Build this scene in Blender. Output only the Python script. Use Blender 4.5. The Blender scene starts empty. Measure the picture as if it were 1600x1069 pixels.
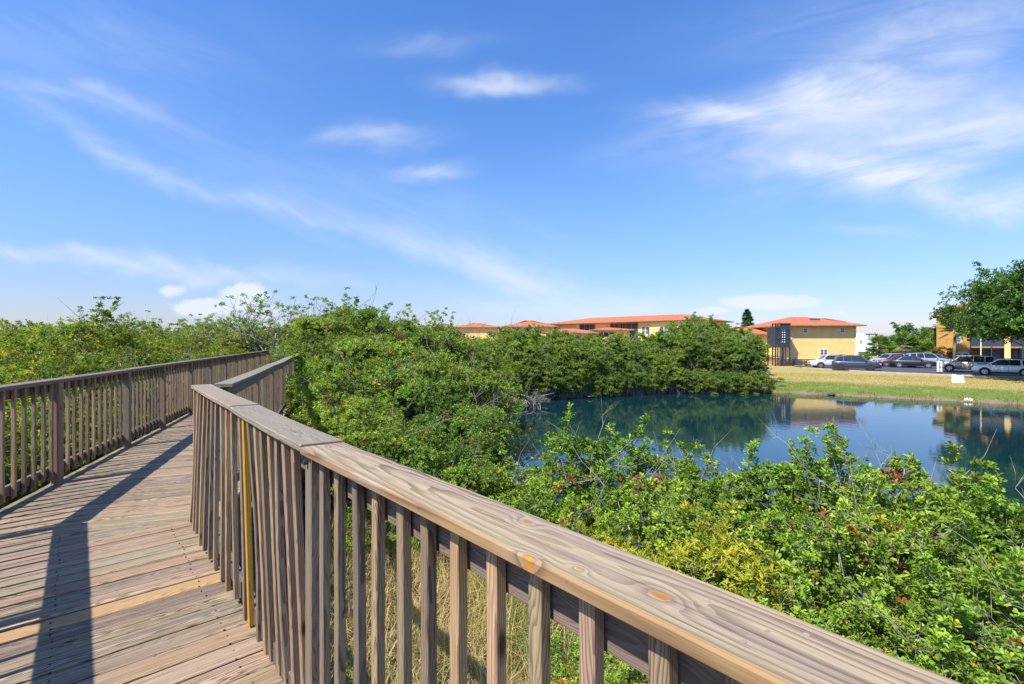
import bpy, math, random
import numpy as np
from mathutils import Vector

R = math.radians
sc = bpy.context.scene
COL = sc.collection
F = 755.6            # focal length in pixels of a 1600 px wide frame (17 mm)
EYE = 1.45           # eye height over the deck (deck = z 0)

# ------------------------------------------------------------------ camera
cam_d = bpy.data.cameras.new('camera'); cam = bpy.data.objects.new('camera', cam_d)
COL.objects.link(cam); sc.camera = cam
cam.location = (0, 0, EYE); cam.rotation_euler = (R(90), 0, 0)
cam_d.sensor_width = 36; cam_d.lens = 36 * F / 1600
cam_d.clip_start = 0.05; cam_d.clip_end = 8000

# ------------------------------------------------------------------ sun
SUN_EL = 53.0
sh = Vector((0.735, 0.678)).normalized()          # direction shadows fall in plan
el = R(SUN_EL)
to_sun = Vector((-sh.x * math.cos(el), -sh.y * math.cos(el), math.sin(el)))
sd = bpy.data.lights.new('sun', 'SUN'); sun = bpy.data.objects.new('sun', sd); COL.objects.link(sun)
sd.energy = 4.9; sd.angle = R(0.55); sd.color = (1.0, 0.95, 0.87)
sun.rotation_euler = to_sun.to_track_quat('Z', 'Y').to_euler()
sun.location = (-10, -10, 20)

sc.view_settings.view_transform = 'Standard'
sc.view_settings.look = 'None'
sc.view_settings.exposure = 0.6
sc.view_settings.gamma = 1.0
sc.view_settings.use_curve_mapping = False
sc.cycles.max_bounces = 7
sc.cycles.transparent_max_bounces = 8
sc.cycles.caustics_reflective = False
sc.cycles.caustics_refractive = False


# ------------------------------------------------------------------ node helper
class NT:
    def __init__(self, tree):
        self.t = tree; self.n = tree.nodes; self.l = tree.links

    def new(self, kind, **kw):
        nd = self.n.new(kind)
        for k, v in kw.items(): setattr(nd, k, v)
        return nd

    def put(self, sock, val):
        if val is None: return
        if isinstance(val, bpy.types.NodeSocket): self.l.new(val, sock)
        elif isinstance(val, (tuple, list)) and len(val) == 3 and sock.type == 'RGBA': sock.default_value = (*val, 1)
        else: sock.default_value = val

    def m(self, op, a, b=None, c=None, clamp=False):
        nd = self.new('ShaderNodeMath', operation=op, use_clamp=clamp)
        self.put(nd.inputs[0], a); self.put(nd.inputs[1], b)
        if c is not None: self.put(nd.inputs[2], c)
        return nd.outputs[0]

    def add(self, a, b): return self.m('ADD', a, b)
    def sub(self, a, b): return self.m('SUBTRACT', a, b)
    def mul(self, a, b): return self.m('MULTIPLY', a, b)

    def rng(self, v, a, b, c=0.0, d=1.0, smooth=True):
        nd = self.new('ShaderNodeMapRange')
        if smooth: nd.interpolation_type = 'SMOOTHSTEP'
        for s, x in zip(nd.inputs[:5], (v, a, b, c, d)): self.put(s, x)
        return nd.outputs[0]

    def mix(self, f, a, b, mode='MIX'):
        nd = self.new('ShaderNodeMix', data_type='RGBA', blend_type=mode)
        self.put(nd.inputs[0], f); self.put(nd.inputs[6], a); self.put(nd.inputs[7], b)
        return nd.outputs[2]

    def xyz(self, x, y, z):
        nd = self.new('ShaderNodeCombineXYZ')
        for s, v in zip(nd.inputs, (x, y, z)): self.put(s, v)
        return nd.outputs[0]

    def sep(self, v):
        nd = self.new('ShaderNodeSeparateXYZ'); self.put(nd.inputs[0], v); return nd.outputs

    def noise(self, vec, scale=1.0, detail=3.0, rough=0.5, dist=0.0, color=False):
        nd = self.new('ShaderNodeTexNoise')
        self.put(nd.inputs['Vector'], vec); self.put(nd.inputs['Scale'], scale)
        nd.inputs['Detail'].default_value = detail; nd.inputs['Roughness'].default_value = rough
        nd.inputs['Distortion'].default_value = dist
        return nd.outputs['Color' if color else 'Fac']

    def vm(self, op, a, b):
        nd = self.new('ShaderNodeVectorMath', operation=op)
        self.put(nd.inputs[0], a); self.put(nd.inputs[1], b)
        return nd.outputs[0]

    def attr(self, name, out='Vector'):
        nd = self.new('ShaderNodeAttribute', attribute_name=name); return nd.outputs[out]

    def bump(self, h, strength=0.5, dist=0.01):
        nd = self.new('ShaderNodeBump'); self.put(nd.inputs['Height'], h)
        nd.inputs['Strength'].default_value = strength; nd.inputs['Distance'].default_value = dist
        return nd.outputs[0]


def mat_new(name):
    m = bpy.data.materials.new(name); m.use_nodes = True
    nt = NT(m.node_tree)
    bs = next(n for n in m.node_tree.nodes if n.type == 'BSDF_PRINCIPLED')
    out = next(n for n in m.node_tree.nodes if n.type == 'OUTPUT_MATERIAL')
    return m, nt, bs, out


# ------------------------------------------------------------------ world: sky and clouds
w = bpy.data.worlds.new('World'); sc.world = w; w.use_nodes = True
g = NT(w.node_tree); g.n.clear()
wo = g.new('ShaderNodeOutputWorld'); bg = g.new('ShaderNodeBackground')
sky = g.new('ShaderNodeTexSky', sky_type='NISHITA')
sky.sun_disc = False; sky.sun_elevation = el
sky.sun_rotation = math.atan2(to_sun.x, to_sun.y)
sky.altitude = 0; sky.air_density = 1.0; sky.dust_density = 0.35; sky.ozone_density = 2.6
hs = g.new('ShaderNodeHueSaturation')
hs.inputs['Hue'].default_value = 0.495; hs.inputs['Saturation'].default_value = 1.17
hs.inputs['Value'].default_value = 1.0
g.l.new(sky.outputs[0], hs.inputs['Color'])
tc = g.new('ShaderNodeTexCoord')
dx, dy, dz = g.sep(tc.outputs['Generated'])[:3]
ysafe = g.m('MAXIMUM', dy, 0.08)
U = g.m('DIVIDE', dx, ysafe); V = g.m('DIVIDE', dz, ysafe)
front = g.rng(dy, 0.05, 0.25)
tint = g.mix(g.rng(dz, -0.02, 0.30), (.61, .59, .80), g.mix(g.rng(dz, .2, .6), (1.0, .99, 1.2), (.93, 1.05, 1.40)))
skyc = g.mix(1.0, hs.outputs[0], tint, 'MULTIPLY')

def rot_noise(deg, su, sv, det, seed, dist=0.0):
    c, s = math.cos(R(deg)), math.sin(R(deg))
    a = g.add(g.mul(U, c), g.mul(V, s)); b = g.sub(g.mul(V, c), g.mul(U, s))
    return g.noise(g.xyz(g.mul(a, su), g.mul(b, sv), seed), 1.0, det, 0.62, dist)

nL = rot_noise(-24, 2.2, 13, 7, 3.1, 0.6)
nR = rot_noise(12, 2.4, 10, 7, 9.7, 0.8)
nC = rot_noise(0, 11, 15, 8, 5.3, 0.4)
wu = g.mul(g.sub(rot_noise(0, 2.6, 3.4, 4, 21.0), 0.5), 0.22)
wv = g.mul(g.sub(rot_noise(0, 2.6, 3.4, 4, 33.0), 0.5), 0.16)
Uw = g.add(U, wu); Vw = g.add(V, wv)
# angular position (px, py of the sky direction), slope, half length, half width, strength, noise
STREAKS = [
 (180, 238, -25, 260, 15, .42, 'L'), (400, 318, -18, 200, 15, .26, 'L'), (640, 372, -17, 210, 22, .28, 'L'),
 (840, 425, -14, 150, 24, .38, 'L'), (110, 150, -13, 170, 17, .30, 'L'), (110, 398, -7, 260, 15, .46, 'L'),
 (330, 428, -5, 260, 14, .20, 'L'), (130, 60, -10, 260, 70, .16, 'L'), (560, 300, -16, 330, 50, .14, 'L'),
 (595, 206, 2, 75, 17, .55, 'R'), (788, 123, 0, 75, 15, .60, 'R'), (655, 258, -4, 55, 13, .42, 'R'), (670, 68, 3, 90, 18, .22, 'R'),
 (1090, 190, -8, 90, 20, .55, 'R'), (1210, 178, 14, 190, 32, .55, 'R'), (1420, 110, 24, 190, 60, .52, 'R'), (1400, 40, 5, 260, 60, .2, 'R'),
 (1500, 205, 10, 260, 52, .78, 'R'), (1330, 262, -2, 190, 22, .45, 'R'), (1520, 300, -4, 200, 26, .62, 'R'),
 (1570, 325, -3, 120, 16, .4, 'R'), (1375, 364, 0, 80, 12, .40, 'R'), (930, 468, 1, 260, 14, .28, 'L'),
]
tot = None
for px, py, dg, la, lb, I, kind in STREAKS:
    u0 = (px - 800) / F; v0 = (534.5 - py) / F
    c, s = math.cos(R(dg)), math.sin(R(dg))
    du = g.sub(Uw, u0); dv = g.sub(Vw, v0)
    a = g.mul(g.add(g.mul(du, c), g.mul(dv, s)), F / la)
    b = g.mul(g.sub(g.mul(dv, c), g.mul(du, s)), F / lb)
    e = g.m('EXPONENT', g.mul(g.add(g.mul(a, a), g.mul(b, b)), -1.0))
    nz = g.rng(nL if kind == 'L' else nR, .25, .72, .25, 1.35)
    t = g.mul(g.mul(e, nz), I)
    tot = t if tot is None else g.add(tot, t)
# low cumulus puffs near the horizon: thresholded
cum = None
for px, py, la, lb, I in [(378, 463, 40, 22, 1.5), (330, 480, 62, 16, 1.35), (268, 454, 34, 13, .85), (410, 487, 50, 12, .9),
                          (1200, 473, 85, 14, 1.35), (1120, 486, 60, 9, .9), (1300, 490, 60, 9, .6)]:
    du = g.mul(g.sub(U, (px - 800) / F), F / la); dv = g.mul(g.sub(V, (534.5 - py) / F), F / lb)
    e = g.mul(g.m('EXPONENT', g.mul(g.add(g.mul(du, du), g.mul(dv, dv)), -1.0)), I)
    cum = e if cum is None else g.m('MAXIMUM', cum, e)
cumA = g.mul(g.rng(g.add(cum, g.mul(g.sub(nC, .5), 1.7)), .42, .85), .80)
tot = g.add(g.mul(tot, 0.90), cumA)
general = g.noise(g.xyz(g.mul(dx, 2.0), g.mul(dy, 2.0), g.mul(dz, 6.0)), 1.5, 6, .6, .5)
tot = g.add(g.mul(tot, front), g.mul(g.mul(g.rng(general, .5, .8), .35), g.sub(1.0, front)))
tot = g.add(tot, g.mul(g.m('EXPONENT', g.mul(g.m('ABSOLUTE', dz), -13.0)), .07))
tot = g.m('MINIMUM', tot, .93)
fin = g.mix(tot, skyc, (4.7, 5.05, 5.7))
g.l.new(fin, bg.inputs['Color']); bg.inputs['Strength'].default_value = 0.122
g.l.new(bg.outputs[0], wo.inputs[0])


# ------------------------------------------------------------------ object helpers
def tag(o, label=None, cat=None, group=None, kind=None):
    if label: o['label'] = label
    if cat: o['category'] = cat
    if group: o['group'] = group
    if kind: o['kind'] = kind
    return o

def empty(name, loc=(0, 0, 0), rz=0.0, **kw):
    o = bpy.data.objects.new(name, None); COL.objects.link(o)
    o.location = loc; o.rotation_euler = (0, 0, rz); o.empty_display_size = .2
    return tag(o, **kw)

def link_mesh(name, me, parent=None):
    o = bpy.data.objects.new(name, me); COL.objects.link(o)
    if parent is not None: o.parent = parent
    return o

def np_mesh(name, verts, faces_flat, sizes, mat, attrs=None, smooth=False):
    """verts (N,3); faces_flat index array; sizes per-face loop counts"""
    me = bpy.data.meshes.new(name)
    verts = np.asarray(verts, dtype=np.float32); ff = np.asarray(faces_flat, dtype=np.int32).ravel()
    sizes = np.asarray(sizes, dtype=np.int32)
    me.vertices.add(len(verts)); me.vertices.foreach_set('co', verts.ravel())
    me.loops.add(len(ff)); me.loops.foreach_set('vertex_index', ff)
    me.polygons.add(len(sizes))
    st = np.zeros(len(sizes), dtype=np.int32); st[1:] = np.cumsum(sizes)[:-1]
    me.polygons.foreach_set('loop_start', st)
    try: me.polygons.foreach_set('loop_total', sizes)
    except Exception: pass
    me.polygons.foreach_set('use_smooth', np.full(len(sizes), smooth))
    me.update(calc_edges=True); me.validate()
    if attrs:
        for k, v in attrs.items():
            a = me.attributes.new(k, 'FLOAT_VECTOR', 'POINT')
            a.data.foreach_set('vector', np.asarray(v, dtype=np.float32).ravel())
    me.materials.append(mat)
    return me


class MB:
    """collects solids and links them as one mesh object"""
    def __init__(s): s.v = []; s.f = []; s.bc = []; s.rn = []

    def solid(s, verts, faces, bc=None, rn=(0.5, 0.5, 0.5)):
        k = len(s.v); s.v += [tuple(p) for p in verts]
        s.f += [tuple(i + k for i in fc) for fc in faces]
        s.bc += list(bc) if bc is not None else [tuple(p) for p in verts]
        s.rn += [rn] * len(verts)

    def box(s, x0, x1, y0, y1, z0, z1, rn=(0.5, 0.5, 0.5)):
        v = [(x0, y0, z0), (x1, y0, z0), (x1, y1, z0), (x0, y1, z0), (x0, y0, z1), (x1, y0, z1), (x1, y1, z1), (x0, y1, z1)]
        s.solid(v, [(0, 3, 2, 1), (4, 5, 6, 7), (0, 1, 5, 4), (1, 2, 6, 5), (2, 3, 7, 6), (3, 0, 4, 7)], None, rn)

    def prism(s, poly, z0, z1, rn=(0.5, 0.5, 0.5)):
        n = len(poly)
        v = [(x, y, z0) for x, y in poly] + [(x, y, z1) for x, y in poly]
        s.solid(v, [tuple(range(n))[::-1], tuple(range(n, 2 * n))] + [(i, (i + 1) % n, n + (i + 1) % n, n + i) for i in range(n)], None, rn)

    def board(s, p0, p1, wv, width, thick, ch=.003, rn=None, nseg=1, bow=None, sh0=0, sh1=0, tsh0=0, tsh1=0, u0=0):
        """a sawn board: axis p0->p1, wv = direction of its width; sh = mitre of an end per metre of width"""
        p0 = Vector(p0); p1 = Vector(p1); ax = (p1 - p0); L = ax.length; ax.normalize()
        wv = Vector(wv); wv = (wv - ax * wv.dot(ax)).normalized(); tv = ax.cross(wv).normalized()
        if rn is None: rn = (random.random(), random.random(), random.random())
        hw, ht = width / 2, thick / 2
        prof = [(-hw + ch, -ht), (hw - ch, -ht), (hw, -ht + ch), (hw, ht - ch), (hw - ch, ht), (-hw + ch, ht), (-hw, ht - ch), (-hw, -ht + ch)]
        vs, bc = [], []
        for i in range(nseg + 1):
            t = i / nseg; off = Vector(bow(t)) if bow else Vector((0, 0, 0))
            for a, b in prof:
                du = (sh0 * a + tsh0 * b) * (1 - t) + (sh1 * a + tsh1 * b) * t
                vs.append(p0 + ax * (L * t + du) + wv * a + tv * b + off)
                bc.append((u0 + L * t + du, a, b))
        fs = [tuple(range(8))[::-1], tuple(range(nseg * 8, nseg * 8 + 8))]
        for i in range(nseg):
            for k in range(8):
                fs.append((i * 8 + k, i * 8 + (k + 1) % 8, (i + 1) * 8 + (k + 1) % 8, (i + 1) * 8 + k))
        s.solid(vs, fs, bc, rn)

    def tube(s, pts, rads, n=6, rn=(0.5, 0.5, 0.5)):
        vs = []; fs = []
        pts = [Vector(p) for p in pts]
        for i, p in enumerate(pts):
            d = (pts[min(i + 1, len(pts) - 1)] - pts[max(i - 1, 0)]).normalized()
            a = d.cross(Vector((0, 0, 1))) if abs(d.z) < .95 else d.cross(Vector((1, 0, 0)))
            a.normalize(); b = d.cross(a)
            for k in range(n):
                t = 2 * math.pi * k / n
                vs.append(p + (a * math.cos(t) + b * math.sin(t)) * rads[i])
        for i in range(len(pts) - 1):
            for k in range(n):
                fs.append((i * n + k, i * n + (k + 1) % n, (i + 1) * n + (k + 1) % n, (i + 1) * n + k))
        fs.append(tuple(range(n))[::-1]); fs.append(tuple(range((len(pts) - 1) * n, len(pts) * n)))
        s.solid(vs, fs, None, rn)

    def mesh(s, name, mat, smooth=False):
        import itertools
        flat = list(itertools.chain.from_iterable(s.f)); sizes = [len(f) for f in s.f]
        return np_mesh(name, s.v, flat, sizes, mat, {'bc': s.bc, 'rn': s.rn}, smooth)

    def build(s, name, mat, parent=None, smooth=False):
        return link_mesh(name, s.mesh(name, mat, smooth), parent)


# ------------------------------------------------------------------ materials
def wood(name, light, dark, warm, grain=1.0, rings=230.0, bright=(0.7, 1.15), warmth=0.5, knots=None, cracks=0.0, green=0.0, bumpd=.0015, edgewarm=False, lat=(.35, .86), streak=0.0):
    """weathered sawn pine: growth rings cut through a leaning log, fibre, grey weathering, knots"""
    m, n, bs, out = mat_new(name)
    bc = n.attr('bc'); rn = n.attr('rn'); u, v, t = n.sep(bc)[:3]; r1, r2, r3 = n.sep(rn)[:3]
    seed = n.mul(r3, 97.0)
    vv = n.xyz(n.add(u, seed), n.mul(v, 1.0), n.add(t, n.mul(r2, 31.0)))
    low = n.noise(n.vm('MULTIPLY', vv, (1.6, 9, 9)), 1.0, 3, .55)
    low2 = n.noise(n.vm('MULTIPLY', vv, (3.5, 26, 26)), 1.0, 2, .5)
    cv = n.mul(n.sub(r1, .5), .22); cw = n.add(.012, n.mul(r2, .07))
    a = n.add(n.sub(v, cv), n.mul(n.sub(low, .5), .05))
    b = n.add(n.add(n.add(t, cw), n.mul(n.m('SINE', n.mul(n.add(u, seed), 1.3)), .035)), n.mul(n.sub(low, .5), .09))
    kmask = None
    if knots:
        for (ku, kv, ks) in knots:
            ddu = n.m('DIVIDE', n.sub(u, ku), ks * 2.6); ddv = n.m('DIVIDE', n.sub(v, kv), ks * 1.5)
            e = n.m('EXPONENT', n.mul(n.add(n.mul(ddu, ddu), n.mul(ddv, ddv)), -1.0))
            b = n.add(b, n.mul(e, .035))
            du2 = n.m('DIVIDE', n.sub(u, ku), ks * .95); dv2 = n.m('DIVIDE', n.sub(v, kv), ks * .48)
            k = n.m('EXPONENT', n.mul(n.m('POWER', n.add(n.mul(du2, du2), n.mul(dv2, dv2)), 2.0), -1.0))
            kmask = k if kmask is None else n.m('MAXIMUM', kmask, k)
    r = n.m('SQRT', n.add(n.mul(a, a), n.mul(b, b)))
    ph = n.add(n.mul(r, rings), n.mul(low2, .9))
    fr = n.m('FRACT', ph)
    # earlywood ramps slowly, latewood line is dark and narrow
    ring = n.mul(n.rng(fr, lat[0], lat[1]), n.rng(fr, 1.0, .97))
    fib = n.noise(n.vm('MULTIPLY', vv, (14, 420, 420)), 1.0, 2, .6)
    blot = n.noise(n.vm('MULTIPLY', vv, (2.3, 6, 6)), 1.0, 4, .6)
    fadeg = n.rng(n.noise(n.vm('MULTIPLY', vv, (1.1, 5, 5)), 1.0, 2, .5), .3, .65, .35, 1.0)
    col = n.mix(n.mul(n.mul(ring, fadeg), .8 * grain), light, dark)
    wm = n.mul(n.rng(n.add(n.mul(blot, .7), n.mul(r1, .45)), .45, .8), warmth)
    col = n.mix(wm, col, n.mix(ring, warm, tuple(c * .62 for c in warm)))
    col = n.mix(n.mul(n.rng(fib, .35, .7), .28), col, (dark[0] * .8, dark[1] * .8, dark[2] * .8))
    if edgewarm:
        em = n.mul(n.rng(n.add(v, n.mul(n.sub(low, .5), .03)), -.055, -.068), n.rng(n.noise(n.vm('MULTIPLY', vv, (2.2, 3, 3)), 1.0, 2, .5), .32, .5))
        col = n.mix(n.mul(em, .7), col, n.mix(ring, (.29, .155, .065), (.13, .062, .028)))
    if green: col = n.mix(n.mul(n.rng(blot, .55, .75), green), col, (.14, .16, .07))
    if cracks:
        ck = n.noise(n.vm('MULTIPLY', vv, (3.2, 110, 110)), 1.0, 4, .65)
        ckm = n.mul(n.rng(ck, .60, .68), cracks)
        col = n.mix(ckm, col, (.035, .028, .026))
        spot = n.noise(n.vm('MULTIPLY', vv, (26, 60, 60)), 1.0, 2, .5)
        col = n.mix(n.mul(n.rng(spot, .70, .76), .75 * cracks), col, (.04, .03, .028))
    if knots is None:
        vo = n.new('ShaderNodeTexVoronoi', feature='F1'); vo.inputs['Scale'].default_value = 1.0
        n.put(vo.inputs['Vector'], n.vm('MULTIPLY', vv, (3.2, 9, 9)))
        vo.inputs['Randomness'].default_value = 1.0
        kd = vo.outputs['Distance']
        col = n.mix(n.rng(kd, .15, .06), col, n.mix(n.rng(kd, .03, .10), (.06, .035, .022), (.17, .10, .06)))
        kb = n.rng(kd, .15, .05)
    else:
        rr = n.noise(n.vm('MULTIPLY', vv, (60, 110, 110)), 1.0, 2, .5)
        col = n.mix(kmask, col, n.mix(rr, (.60, .27, .055), (.24, .10, .03)))
        kb = kmask
    if streak:
        s1 = n.noise(n.vm('MULTIPLY', vv, (.9, 62, 8)), 1.0, 3, .65); s2 = n.noise(n.vm('MULTIPLY', vv, (.5, 22, 6)), 1.0, 2, .5)
        k_ = n.add(n.mul(n.rng(s1, .3, .68, .45, 1.22), .6), n.mul(n.rng(s2, .3, .7, .6, 1.25), .4))
        k_ = n.add(n.mul(n.sub(k_, 1.0), streak), 1.0)
        col = n.mix(1.0, col, n.xyz(k_, n.mul(k_, n.rng(s2, .3, .7, .96, 1.0)), n.mul(k_, n.rng(s2, .3, .7, 1.04, .92))), 'MULTIPLY')
    br = n.rng(r1, 0, 1, bright[0], bright[1], False)
    br2 = n.mul(br, n.rng(r2, 0, 1, .93, 1.07, False))
    col = n.mix(1.0, col, n.xyz(br2, br, n.mul(br, n.rng(r3, 0, 1, .80, .92, False))), 'MULTIPLY')
    n.l.new(col, bs.inputs['Base Color'])
    bs.inputs['Roughness'].default_value = .78
    bs.inputs['Specular IOR Level'].default_value = .28
    h = n.add(n.add(n.mul(ring, .5), n.mul(fib, .5)), n.mul(kb, .3))
    n.l.new(n.bump(h, .7, bumpd), bs.inputs['Normal'])
    return m


M_cap_near = wood('foreground_cap_wood', (.40, .315, .255), (.092, .062, .05), (.46, .27, .13), 1.15, 78, (.98, 1.02), .30, edgewarm=True, lat=(.30, .92), cracks=.55, streak=.5,
                  knots=[(.985, .033, .013), (1.10, -.068, .012), (1.303, -.014, .017), (1.177, -.038, .007)])
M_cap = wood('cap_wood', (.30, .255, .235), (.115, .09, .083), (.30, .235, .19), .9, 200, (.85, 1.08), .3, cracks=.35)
M_cap_left = wood('dark_cap_wood', (.23, .18, .155), (.13, .10, .09), (.26, .19, .15), .8, 200, (.8, 1.05), .3, cracks=.4)  # darker, browner boards for the left railing cap
M_bal = wood('baluster_wood', (.43, .33, .245), (.12, .078, .056), (.42, .25, .135), 1.1, 200, (.66, 1.22), .5, cracks=.4, streak=.5)
M_post = wood('post_wood', (.31, .24, .185), (.12, .085, .065), (.29, .19, .125), .9, 230, (.8, 1.1), .5, cracks=.5)
M_rail = wood('rail_wood', (.23, .175, .16), (.10, .072, .068), (.24, .15, .11), .9, 260, (.8, 1.1), .5)
M_yel = wood('yellow_wood', (.55, .32, .06), (.38, .19, .03), (.55, .29, .04), .7, 260, (1, 1.05), .4)
M_deck = wood('deck_wood', (.44, .35, .28), (.105, .07, .056), (.44, .29, .185), 1.3, 150, (.70, 1.12), .5, cracks=1.0, green=.12, bumpd=.004, streak=.85)
M_deck_warm = wood('newer_deck_wood', (.42, .29, .19), (.18, .11, .07), (.46, .27, .14), 1.0, 190, (.95, 1.1), .8, cracks=.6)

def flat(name, col, rough=.6, metal=0.0, nscale=0, namt=.15, bumpd=0, spec=.5, coord='Object', vary=None):
    m, n, bs, out = mat_new(name)
    c = col
    if nscale:
        t_ = n.new('ShaderNodeTexCoord').outputs[coord]
        nz = n.noise(t_, nscale, 5, .6)
        c = n.mix(n.rng(nz, .3, .7), tuple(x * (1 - namt) for x in col), tuple(min(1, x * (1 + namt)) for x in col))
        if bumpd: n.l.new(n.bump(nz, .5, bumpd), bs.inputs['Normal'])
        n.l.new(c, bs.inputs['Base Color'])
    else: bs.inputs['Base Color'].default_value = (*col, 1)
    bs.inputs['Roughness'].default_value = rough; bs.inputs['Metallic'].default_value = metal
    bs.inputs['Specular IOR Level'].default_value = spec
    return m

M_screw = flat('pale_screw_head', (.42, .36, .27), .5, .3, 300, .2)
M_screwd = flat('dark_screw_head', (.06, .05, .05), .6, .5, 300, .2)
M_teal = flat('teal_paint', (.02, .17, .20), .5, 0, 12, .2)

def leaf_mat(name, a, b, yel=(.42, .36, .03), dead=(.22, .075, .03), trans=.32, rough=.42, yamt=1.0):
    m, n, bs, out = mat_new(name)
    r, c, f = n.sep(n.attr('lc'))[:3]
    oi = n.new('ShaderNodeObjectInfo').outputs['Random']
    col = n.mix(r, a, b)
    col = n.mix(n.mul(n.rng(f, .12, .30, 0, 1), yamt), col, yel)      # flag .3 = yellow leaf
    col = n.mix(n.rng(f, .6, .9, 0, 1), col, dead)                     # flag 1 = dead leaf
    k = n.mul(n.rng(c, 0, 1, .66, 1.28, False), n.rng(oi, 0, 1, .86, 1.14, False))
    col = n.mix(1.0, col, n.xyz(n.mul(k, n.rng(oi, 0, 1, .9, 1.15, False)), k, k), 'MULTIPLY')
    n.l.new(col, bs.inputs['Base Color'])
    bs.inputs['Roughness'].default_value = rough; bs.inputs['Specular IOR Level'].default_value = .35
    tr = n.new('ShaderNodeBsdfTranslucent')
    n.l.new(n.mix(1.0, col, (1.15, 1.2, .45), 'MULTIPLY'), tr.inputs[0])
    mx = n.new('ShaderNodeMixShader'); mx.inputs[0].default_value = trans
    n.l.new(bs.outputs[0], mx.inputs[1]); n.l.new(tr.outputs[0], mx.inputs[2]); n.l.new(mx.outputs[0], out.inputs[0])
    return m

M_leaf_near = leaf_mat('broad_leaf', (.13, .25, .026), (.31, .45, .05), yel=(.50, .46, .04), dead=(.26, .075, .03))
M_leaf_yel = leaf_mat('yellowing_leaf', (.30, .34, .035), (.52, .47, .04), yel=(.6, .48, .04))
M_leaf_mid = leaf_mat('mangrove_leaf', (.125, .24, .032), (.28, .43, .060), yel=(.42, .36, .035), dead=(.22, .12, .06), trans=.4)
M_leaf_left = leaf_mat('yellow_green_mangrove_leaf', (.14, .225, .028), (.30, .40, .052), yel=(.46, .38, .035), dead=(.20, .12, .07), trans=.4)  # yellower leaf greens for the thicket left of the boardwalk
M_leaf_far = leaf_mat('far_mangrove_leaf', (.13, .235, .030), (.26, .38, .052), yel=(.26, .29, .05), trans=.4)
M_leaf_oak = leaf_mat('oak_leaf', (.05, .135, .022), (.11, .23, .035), yel=(.12, .2, .03), trans=.25)
M_leaf_dark = leaf_mat('conifer_leaf', (.035, .10, .03), (.07, .16, .04), trans=.15)
M_frond = leaf_mat('palm_frond', (.16, .27, .06), (.30, .42, .11), yel=(.35, .30, .08), dead=(.26, .20, .11), trans=.35)
M_grass = leaf_mat('wild_grass_blade', (.15, .22, .035), (.30, .34, .07), yel=(.58, .46, .20), dead=(.48, .38, .20), trans=.3, rough=.6)
M_lawn = leaf_mat('lawn_blade', (.10, .17, .028), (.22, .28, .055), yel=(.40, .33, .11), dead=(.38, .26, .11), trans=.3, rough=.6)
M_bark = flat('grey_bark', (.20, .165, .135), .9, 0, 9, .45, .01)
M_root = flat('silvery_root_bark', (.30, .27, .24), .9, 0, 9, .4, .01)
M_palmbark = flat('palm_bark', (.20, .17, .13), .9, 0, 6, .4, .02)


# ------------------------------------------------------------------ terrain and pond
WATER = -3.0
POND = np.array([(22.1, 42.8), (28.1, 39.3), (36.1, 34.1), (48, 28), (60, 20), (75, 0), (45, -14), (18, -8), (8.5, 0), (5.6, 4), (4.1, 7),
                 (2.6, 10.5), (1.2, 14), (0.0, 18.6), (0.4, 26), (1.3, 31), (2.2, 37), (6, 40.5), (11, 42), (17, 43)])

def pond_dist(x, y):
    """signed distance to the pond outline, positive on land"""
    x = np.asarray(x, float); y = np.asarray(y, float)
    d = np.full(x.shape, 1e9); ins = np.zeros(x.shape, bool)
    n = len(POND)
    for i in range(n):
        ax, ay = POND[i]; bx, by = POND[(i + 1) % n]
        ex, ey = bx - ax, by - ay
        t = np.clip(((x - ax) * ex + (y - ay) * ey) / (ex * ex + ey * ey), 0, 1)
        d = np.minimum(d, np.hypot(x - ax - t * ex, y - ay - t * ey))
        c = ((ay > y) != (by > y)) & (x < (bx - ax) * (y - ay) / (by - ay + 1e-12) + ax)
        ins ^= c
    return np.where(ins, -d, d)

def sstep(a, b, x):
    t = np.clip((x - a) / (b - a), 0, 1); return t * t * (3 - 2 * t)

def height(x, y):
    x = np.asarray(x, float); y = np.asarray(y, float)
    wob = .35 * np.sin(x * 1.3 + y * .7) * np.cos(y * 1.1 - x * .4) + .18 * np.sin(3.1 * x) * np.sin(2.7 * y + 1)
    d = pond_dist(x, y) + wob * .45
    far = sstep(17, 20, x) * sstep(22, 30, y)
    near = -3.25 + 1.75 * sstep(0, 4.5, d)
    near = near - .45 * sstep(4, 14, np.hypot(x, y - 1)) * sstep(1, 5, d)
    near += .05 * np.sin(2.1 * x + 1.3 * y) * np.sin(1.7 * y)
    lip = -3.12 + .30 * sstep(0, .45, d)
    fr = lip + 1.02 * (1 - np.exp(-np.maximum(d - .4, 0) / 4.6)) * 1.02
    fr = np.minimum(fr, -1.84 + 0 * d)
    fr += .03 * np.sin(.9 * x + .4 * y) * np.sin(.7 * y) * sstep(.6, 3, d) * (1 - sstep(8, 12, d))
    h = near * (1 - far) + fr * far
    ins = -3.3 - np.minimum(-d * .35, 1.0)
    return np.where(d < 0, np.minimum(h, np.where(d < -.01, ins + .2, h)), h)

def hz(x, y): return float(height(np.array([x]), np.array([y]))[0])

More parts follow.
